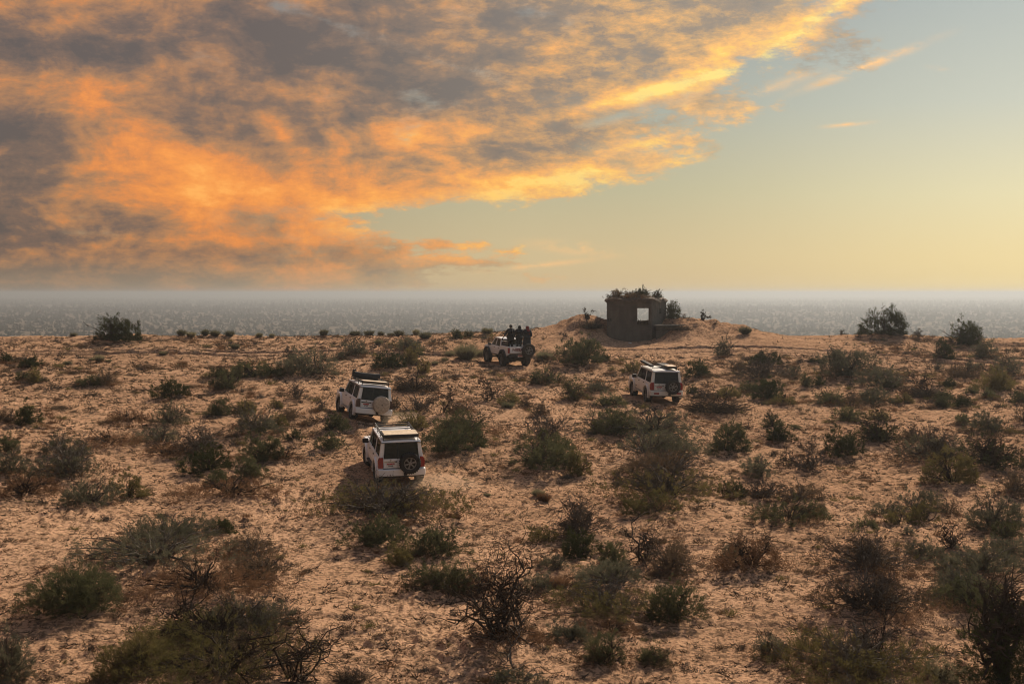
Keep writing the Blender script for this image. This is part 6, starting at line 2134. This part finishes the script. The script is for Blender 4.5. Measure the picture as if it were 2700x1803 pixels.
def make_plant(i, x, y, w, h, style, name, label, zc=None):
    rng = np.random.RandomState(1000 + i)
    px = 1422.0 / y                                    # picture pixels per metre there
    area = max(20.0, w * h * px * px)
    dead = style.startswith('dead')
    kw = 1.14 if dead else (1.55 if style.startswith('big') and style != 'bigdome' else 1.36 if style in ('airy', 'brown', 'rusty', 'greenb', 'mixed') or style.startswith('twig') else 1.27)
    kh = 1.06 if dead else (1.12 if style.startswith('big') and style != 'bigdome' else 1.34 if style in ('dome', 'domed', 'bigdome', 'olive', 'dark', 'tuft', 'palet') else 1.2)
    w, h = w * kw, h * kh
    area *= kw * kh
    bw = max(0.012, 0.60 / px)                         # a leaf is never much thinner than the picture can show
    bl = max(0.085, 2.5 / px) * (0.85 + 0.2 * min(w, 3))
    z = gz(x, y, False) - 0.03 if zc is None else CAM_Z + zc
    if zc is not None:
        w, h = w / 1.15, h / 1.05
    cat = CAT[name]

    if style in ('tuft', 'palet', 'rustt'):
        mat = {'tuft': M['grey_green'], 'palet': M['pale'], 'rustt': M['rust']}[style]
        n = int(min(4500, 260 + area * 3.0))
        a = rng.uniform(0, 2 * np.pi, n)
        s = np.sqrt(rng.uniform(0, 1, n))
        p0 = np.stack([np.cos(a) * s * w * 0.20, np.sin(a) * s * w * 0.20, np.zeros(n)], 1)
        d = unit(np.stack([np.cos(a) * s * 0.75, np.sin(a) * s * 0.75, np.full(n, 0.9)], 1) * np.array([w / max(h, 0.1) * 0.75, w / max(h, 0.1) * 0.75, 1.0]) + 0.22 * rng.normal(size=(n, 3)))
        d[:, 2] = np.abs(d[:, 2])
        p0 = p0 + d * (rng.uniform(0, 0.45, n) * h)[:, None]
        v, f = blades(rng, p0, d, h * rng.uniform(0.25, 0.62, n), bw * rng.uniform(0.7, 1.2, n))
        me = mesh_np(name, v, f, mat)
        o = link(bpy.data.objects.new(name, me))
        o.location = (x, y, z)
        return tag(o, label, cat, GRP[cat])

    root = empty(name, (x, y, z))
    tag(root, label, cat, GRP[cat])

    if style.startswith('mound'):
        n = int(40 + area * 0.5)
        P, r = stems(rng, w * 1.05, h * 0.9, n, 5, 0.5 * bw, 0.35, (0.05, 0.9), (0.35, 1.0), sag=0.3)
        P[:, :, :2] += (rng.normal(size=(n, 1, 2)) * 0.16 * w)
        lst = [strips(P, np.maximum(r, bw * 0.3))]
        part('twigs', join_vf(lst), M['bark'], root)
        k = int(area * 1.1)
        part('dry_stalks', skirt(rng, w, h * 0.45, k, bw, bl * 0.8, 0.0, 0.42, 4), M['brown'], root)
        if style == 'moundb':
            P, r = stems(rng, w * 0.3, h * 1.5, 5, 6, 0.05, 0.5, (0.9, 1.5), (0.6, 1.0))
            part('stump', strips(P, r), M['bark'], root)
        return root

    if style.startswith('dead'):
        big = style in ('deadbig', 'deadhuge')
        n0 = {'dead': 6, 'deadbig': 8, 'deadhuge': 18, 'deadfork': 3}[style]
        r0 = {'dead': 0.026, 'deadbig': 0.036, 'deadhuge': 0.046, 'deadfork': 0.028}[style]
        r0 = max(r0, 0.55 / px)
        lean = {'deadbig': (0.12, 0), 'dead': (0.1, 0)}.get(style, (0, 0))
        P, r = stems(rng, w * 1.05, h, n0, 9, r0, 0.42, (0.35, 1.45), (0.7, 1.05), lean)
        part('trunk', strips(P, np.maximum(r, 0.3 * bw)), M['bark'] if style != 'deadfork' else M['twig'], root)
        Q, r2 = branch_off(rng, P, r, n0 * (9 if style != 'deadfork' else 5), 7, 0.42 * h, 0.8, 0.28, 0.3, 0.2)
        Q2, r3 = branch_off(rng, Q, r2, len(Q) * 4, 5, 0.20 * h, 0.9, 0.3, 0.2, 0.15)
        lst = [strips(Q, np.maximum(r2, 0.30 * bw)), ribbons(Q2, np.maximum(r3, 0.22 * bw))]
        part('branches', join_vf(lst), M['bark'] if style != 'deadfork' else M['twig'], root)
        if style == 'deadhuge':
            part('dry_grass', skirt(rng, w, h * 0.05, int(area * 0.25), bw, bl, 0.0, 0.40, 3), M['rust'], root)
        return root

    if style == 'tree':
        P, r = stems(rng, w * 0.8, h, 5, 10, 0.10, 0.25, (0.9, 1.5), (0.6, 0.95))
        P0 = np.array([[[0, 0, -0.2], [0.02, 0, 0.3 * h], [0.06, 0.02, 0.55 * h], [0.03, 0, 0.98 * h]]])
        part('trunk', join_vf([strips(P0, np.array([[0.16, 0.13, 0.09, 0.02]])), strips(P, r)]), M['bark'], root)
        Q, r2 = branch_off(rng, P, r, 90, 6, 0.35 * h, 0.9, 0.25, 0.25, 0.1)
        Q2, r3 = branch_off(rng, Q, r2, 420, 5, 0.16 * h, 0.9, 0.3, 0.2, 0.1)
        part('branches', join_vf([strips(Q, np.maximum(r2, 0.35 * bw)), ribbons(Q2, np.maximum(r3, 0.25 * bw))]), M['bark'], root)
        lb = [(rng.uniform(-0.32, 0.32) * w, rng.uniform(-0.3, 0.3) * w, w * 0.34, h * rng.uniform(0.5, 0.95)) for _ in range(10)]
        part('crown', foliage(rng, w, h, 900, 28, lb, bw, bl * 0.9, fill=0.3), M['dark'], root)
        return root

    # ---- leafy and twiggy bushes
    #        leaf material, leaves per px, twigs per px, skirt material, skirt per px, lobes, spray spread, lean
    S = {
        'dome':   ('green', 2.6, 0.05, None, 0, 5, 0.50, (0, 0)),
        'domed':  ('dark', 2.8, 0.04, None, 0, 5, 0.50, (0, 0)),
        'bigdome': ('green', 2.6, 0.04, 'rust', 0.25, 9, 0.50, (0, 0)),
        'dark':   ('dark', 2.6, 0.06, None, 0, 6, 0.55, (-0.35, 0)),
        'olive':  ('olive', 2.2, 0.06, None, 0, 4, 0.55, (0, 0)),
        'greenb': ('grey_green', 2.0, 0.08, 'rust', 0.30, 8, 0.60, (0, 0)),
        'airy':   ('grey_green', 1.15, 0.16, None, 0, 5, 0.70, (0, 0)),
        'pale':   ('pale', 1.6, 0.12, None, 0, 6, 0.65, (0, 0)),
        'brown':  ('brown', 1.5, 0.14, 'rust', 0.30, 6, 0.70, (0, 0)),
        'brownd': ('dark', 1.7, 0.30, 'brown', 0.15, 5, 0.65, (0, 0)),
        'rusty':  ('rust', 1.1, 0.14, 'rust', 0.9, 7, 0.75, (0, 0)),
        'mixed':  ('green', 1.7, 0.12, 'rust', 0.60, 6, 0.60, (0, 0)),
        'twiggy': (None, 0, 0.42, 'brown', 0.40, 5, 0.7, (0, 0)),
        'twigmix': ('grey_green', 0.9, 0.26, 'rust', 0.50, 8, 0.7, (0, 0)),
        'twigdark': ('dark', 1.0, 0.30, 'brown', 0.35, 7, 0.7, (0, 0)),
        'twigrust': ('brown', 0.5, 0.30, 'rust', 0.90, 7, 0.7, (0, 0)),
        'bigtwig': ('olive', 1.1, 0.20, 'rust', 0.50, 10, 0.7, (0, 0)),
        'bigmix': ('grey_green', 1.2, 0.18, 'rust', 0.70, 9, 0.65, (0, 0)),
        'bigdark': ('olive', 1.0, 0.22, 'brown', 0.35, 10, 0.65, (0, 0)),
    }[style]
    leaf, per_leaf, per_twig, sk, per_sk, nl, fan, lean = S
    lb = lobes_for(rng, w, h, nl)
    n_main = int(8 + 5 * w)
    dense = style in ('dome', 'domed', 'bigdome', 'olive', 'dark')
    P, r = stems(rng, w * (0.78 if dense else 1.0), h * (0.72 if dense else 0.85), n_main, 6, 0.012 + 0.008 * w, 0.22, (0.10, 1.35), (0.6, 1.0), lean)
    n_t = int(12 + area * per_twig)
    tw = style.startswith('twig') or style.startswith('bigt')
    Q, r2 = branch_off(rng, P, r, max(10, n_t // 3), 5, 0.32 * h if tw else 0.24 * h, 0.8, 0.25, 0.3, 0.12)
    Q2, r3 = branch_off(rng, Q, r2, max(10, n_t), 4, 0.20 * h if tw else 0.13 * h, 0.9, 0.25, 0.2, 0.10)
    lst = [strips(P, np.maximum(r, 0.30 * bw)), strips(Q, np.maximum(r2, 0.28 * bw)), ribbons(Q2, np.maximum(r3 * 0.8, 0.24 * bw))]
    bmat = M['twig'] if style in ('twiggy', 'twigmix', 'twigrust', 'bigtwig', 'bigmix', 'brown', 'airy', 'greenb') else M['bark']
    part('branches', join_vf(lst), bmat, root)
    if leaf:
        n_leaf = int(min(40000, area * per_leaf * 1.65))
        per = int(np.clip(n_leaf / 150, 8, 26))
        ns = max(10, n_leaf // per)
        part('foliage', foliage(rng, w, h, ns, per, lb, bw, bl, lean=lean, fill=0.5 if dense else 0.35, fan=fan), M[leaf], root)
        if style in ('mixed', 'bigmix', 'bigdark', 'bigtwig', 'twigmix') :
            n2 = int(n_leaf * 0.3)
            lb2 = [(a, b, c * 0.8, d * 0.75) for a, b, c, d in lb]
            part('dry_foliage', foliage(rng, w, h, max(6, n2 // 30), 30, lb2, bw, bl, lean=lean, fill=0.3, fan=0.8), M['brown'], root)
    if sk:
        part('dry_grass', skirt(rng, w, h * 0.25, int(area * per_sk * 0.6) + 20, bw, bl * 0.9), M[sk], root)
    return root


for i, row in enumerate(PLANTS):
    make_plant(i, *row)


# ================================================================== the far plain
def shrub_proto(name, seed, flat):
    rng = np.random.RandomState(seed)
    lb = [(rng.uniform(-0.35, 0.35), rng.uniform(-0.35, 0.35), rng.uniform(0.3, 0.5), rng.uniform(0.5, 1.0) * flat) for _ in range(4)]
    v, f = foliage(rng, 1.4, flat, 16, 12, lb, 0.22, 0.30, fill=0.2, fan=0.9)
    me = mesh_np(name, v, f, M['far'])
    return bpy.data.objects.new(name, me)


M['far'] = mat_leaf('far_scrub', [(0.034, 0.036, 0.026), (0.055, 0.056, 0.038), (0.085, 0.082, 0.056)], 0.2, 0.02)


def build_scrub():
    rng = np.random.RandomState(5)
    pts = []
    for r0, r1, dens in ((520, 900, 1 / 150), (900, 1500, 1 / 125), (1500, 2400, 1 / 220), (2400, 4000, 1 / 520), (4000, 7000, 1 / 1300), (7000, 12000, 1 / 3500)):
        n = int(R(58) / 2 * (r1 * r1 - r0 * r0) * dens)
        a = rng.uniform(-R(29), R(29), n)
        rr = np.sqrt(rng.uniform(r0 * r0, r1 * r1, n))
        x, y = rr * np.sin(a), rr * np.cos(a)
        keep = perlin(x / 22.0, y / 60.0, 15) + 0.6 * perlin(x / 80.0, y / 240.0, 16) + rng.uniform(-0.25, 0.25, n) > -0.34
        x, y, rr = x[keep], y[keep], rr[keep]
        s = (1.8 + 3.6 * rng.uniform(0, 1, len(x)) ** 1.6) * np.clip(rr / 1500, 1.0, 3.0) ** 0.75
        pts.append(np.stack([x, y, base_height(x, y) + CAM_Z - 0.1, s], 1))
    P = np.concatenate(pts)
    o = points_object('scrub', P)
    tag(o, 'endless grey-green scrub covering the hazy plain below the ridge', kind='stuff')
    coll = bpy.data.collections.new('scrub_shapes')
    for k in range(4):
        coll.objects.link(shrub_proto('scrub_shape', 40 + k, (0.8, 1.1, 0.7, 1.3)[k]))
    scatter_nodes(o, coll)


def build_litter():
    """dry stalks, twigs and crumbs strewn over the sand"""
    rng = np.random.RandomState(9)
    pts = []
    for r0, r1, dens in ((26, 45, 34.0), (45, 70, 22.0), (70, 113, 12.0)):
        n = int(R(50) / 2 * (r1 * r1 - r0 * r0) * dens)
        a = rng.uniform(-R(25), R(25), n)
        rr = np.sqrt(rng.uniform(r0 * r0, r1 * r1, n))
        x, y = rr * np.sin(a), rr * np.cos(a)
        smooth_zone = sstep(0.5, 3, x) * (1 - sstep(22, 32, x)) * sstep(97.5, 100.0, y)
        keep = perlin(x / 0.9, y / 1.0, 30) + 0.8 * perlin(x / 4.0, y / 4.5, 31) + rng.uniform(-0.5, 0.5, n) > -0.05
        keep &= (rng.uniform(0, 1, n) > 0.93 * smooth_zone) & (car_pad(x, y) < 0.2) & (y < 113)
        x, y, rr = x[keep], y[keep], rr[keep]
        s = rng.uniform(0.35, 1.05, len(x)) * np.clip(rr / 70, 0.75, 1.5)
        pts.append(np.stack([x, y, ground_z(x, y) - 0.01, s], 1))
    P = np.concatenate(pts)
    o = points_object('ground_litter', P)
    tag(o, 'dry stalks and crumbs of brushwood strewn over the sand', kind='stuff')
    coll = bpy.data.collections.new('litter_shapes')
    for k, mt in enumerate(('brown', 'bark', 'rust', 'twig', 'bark', 'brown')):
        r2 = np.random.RandomState(70 + k)
        n = 9
        p0 = np.concatenate([r2.normal(size=(n, 2)) * 0.07, r2.uniform(0, 0.02, (n, 1))], 1)
        d = unit(np.concatenate([r2.normal(size=(n, 2)), r2.uniform(0.05, 0.9, (n, 1))], 1))
        v, f = blades(r2, p0, d, r2.uniform(0.07, 0.24, n), np.full(n, 0.036))
        coll.objects.link(bpy.data.objects.new('litter_shape', mesh_np('litter_shape', v, f, M[mt])))
    scatter_nodes(o, coll)


build_litter()


def build_ground_cover():
    """low dry brush that fills the sand between and around the bushes"""
    rng = np.random.RandomState(19)
    P = []
    for (bx, by, w, h, style, *rest) in PLANTS:
        if (len(rest) > 2 and rest[2] is not None) or w < 0.9 or style.startswith('dead'):
            continue
        n = int(rng.poisson(5 * w))
        a = rng.uniform(0, 2 * np.pi, n)
        d = w * (0.45 + 0.55 * rng.exponential(0.7, n))
        P.append(np.stack([bx + np.cos(a) * d, by + np.sin(a) * d * 0.9], 1))
    n = 5200
    a = rng.uniform(-R(25), R(25), n)
    rr = np.sqrt(rng.uniform(27.0 ** 2, 112.0 ** 2, n))
    q = np.stack([rr * np.sin(a), rr * np.cos(a)], 1)
    k = perlin(q[:, 0] / 5.0, q[:, 1] / 6.0, 50) + 0.6 * perlin(q[:, 0] / 1.6, q[:, 1] / 1.8, 51) > 0.16
    P.append(q[k])
    P = np.concatenate(P)
    x, y = P[:, 0], P[:, 1]
    zone = (sstep(0.5, 3, x) * (1 - sstep(20, 30, x)) * sstep(96.0, 99.0, y)) > rng.uniform(0.0, 1.0, len(x)) * 0.6 + 0.1
    ok = ~zone & (car_pad(x, y) < 0.05) & (y < 112)
    x, y = x[ok], y[ok]
    s = rng.uniform(0.5, 1.25, len(x)) * np.clip(y / 60, 0.8, 1.35)
    o = points_object('ground_cover', np.stack([x, y, ground_z(x, y) - 0.02, s], 1))
    tag(o, 'low dry brown brush and grass filling the sand between the bushes', kind='stuff')
    coll = bpy.data.collections.new('cover_shapes')
    for k, mt in enumerate(('brown', 'rust', 'twig', 'olive', 'brown', 'rust')):
        r2 = np.random.RandomState(90 + k)
        n = 70
        p0 = np.concatenate([r2.normal(size=(n, 2)) * 0.12, r2.uniform(0, 0.08, (n, 1))], 1)
        d = unit(np.concatenate([r2.normal(size=(n, 2)) * 0.8, r2.uniform(0.2, 1.2, (n, 1))], 1))
        v, f = blades(r2, p0, d, r2.uniform(0.08, 0.26, n), np.full(n, 0.022))
        coll.objects.link(bpy.data.objects.new('cover_shape', mesh_np('cover_shape', v, f, M[mt])))
    scatter_nodes(o, coll)


build_ground_cover()
build_scrub()


# two faint things standing far out on the plain
fx_, fy_ = -0.332 * 2300, 2300.0
fz_ = gz(fx_, fy_, False)
mbx = MB()
mbx.tube([(-4.5, 0, -1.5), (-3.0, 0, 3.0), (-0.8, 0, 7.0), (1.2, 0, 9.6), (3.6, 0, 9.4)], 4.2, 9, 1.2)
stack = mbx.build('rock_stack', mat_plain('far_rock', (0.16, 0.13, 0.11), 0.95, bump=0.5), None)
stack.location = (fx_, fy_, fz_)
tag(stack, 'faint leaning rock stack with a slanting pole far out in the haze', 'rock')
MB().tube([(0.2, 0, 9.0), (1.2, 0, 13.0), (3.4, 0, 18.0)], 0.42, 6, 0.25).build('pole', M['chassis'], stack)
px_, py_ = -0.079 * 1800, 1800.0
post = MB().tube([(0, 0, -0.5), (0.1, 0, 5.0), (0.25, 0, 8.5)], 0.42, 6, 0.34).build('post', M['chassis'], None)
post.location = (px_, py_, gz(px_, py_, False))
MB().box(-0.6, 1.2, -0.3, 0.3, 8.5, 9.6).build('post_head', M['chassis'], post)
tag(post, 'tiny dark post standing alone far out on the plain', 'post')


# ================================================================== haze
def build_haze():
    mb = MB()
    mb.box(-26000, 26000, -26000, 26000, CAM_Z - 56.0, CAM_Z + 6.0)
    m = bpy.data.materials.new('haze_air')
    m.use_nodes = True
    t = m.node_tree
    for n in list(t.nodes):
        t.nodes.remove(n)
    out = t.nodes.new('ShaderNodeOutputMaterial')
    v = t.nodes.new('ShaderNodeVolumePrincipled')
    v.inputs['Color'].default_value = (0.385, 0.425, 0.465, 1)
    v.inputs['Density'].default_value = 0.00036
    v.inputs['Anisotropy'].default_value = 0.65
    t.links.new(v.outputs[0], out.inputs['Volume'])
    o = mb.build('haze', m, smooth=False)
    tag(o, 'pale dusty air hanging over the whole plain', kind='stuff')


build_haze()


# ================================================================== dust thrown up by the wheels
def dust(x, y, sx, sy, sz, dens, label, seed):
    rng = random.Random(seed)
    bm = bmesh.new()
    bmesh.ops.create_icosphere(bm, subdivisions=3, radius=1.0)
    for v in bm.verts:
        k = 0.8 + 0.35 * float(perlin(np.array([v.co.x * 1.7 + seed]), np.array([v.co.y * 1.7 + v.co.z * 2.3]), seed)[0]) + rng.uniform(-0.02, 0.02)
        v.co = Vector((v.co.x * sx * k, v.co.y * sy * k, v.co.z * sz * k))
    me = bpy.data.meshes.new('dust')
    bm.to_mesh(me)
    bm.free()
    m = bpy.data.materials.new('dust_air')
    m.use_nodes = True
    t = m.node_tree
    for n in list(t.nodes):
        t.nodes.remove(n)
    out = t.nodes.new('ShaderNodeOutputMaterial')
    v = t.nodes.new('ShaderNodeVolumePrincipled')
    v.inputs['Color'].default_value = (0.80, 0.66, 0.50, 1)
    v.inputs['Density'].default_value = dens
    v.inputs['Anisotropy'].default_value = 0.3
    t.links.new(v.outputs[0], out.inputs['Volume'])
    me.materials.append(m)
    o = link(bpy.data.objects.new('dust', me))
    o.location = (x, y, gz(x, y, False) + sz * 0.55)
    tag(o, label, kind='stuff')


dust(-5.3, 68.2, 1.5, 1.3, 0.55, 0.13, 'thin dust hanging behind the wheel of the tan-covered car', 3)
dust(-2.7, 53.6, 1.8, 1.2, 0.5, 0.10, 'thin dust drifting behind the nearest car', 5)
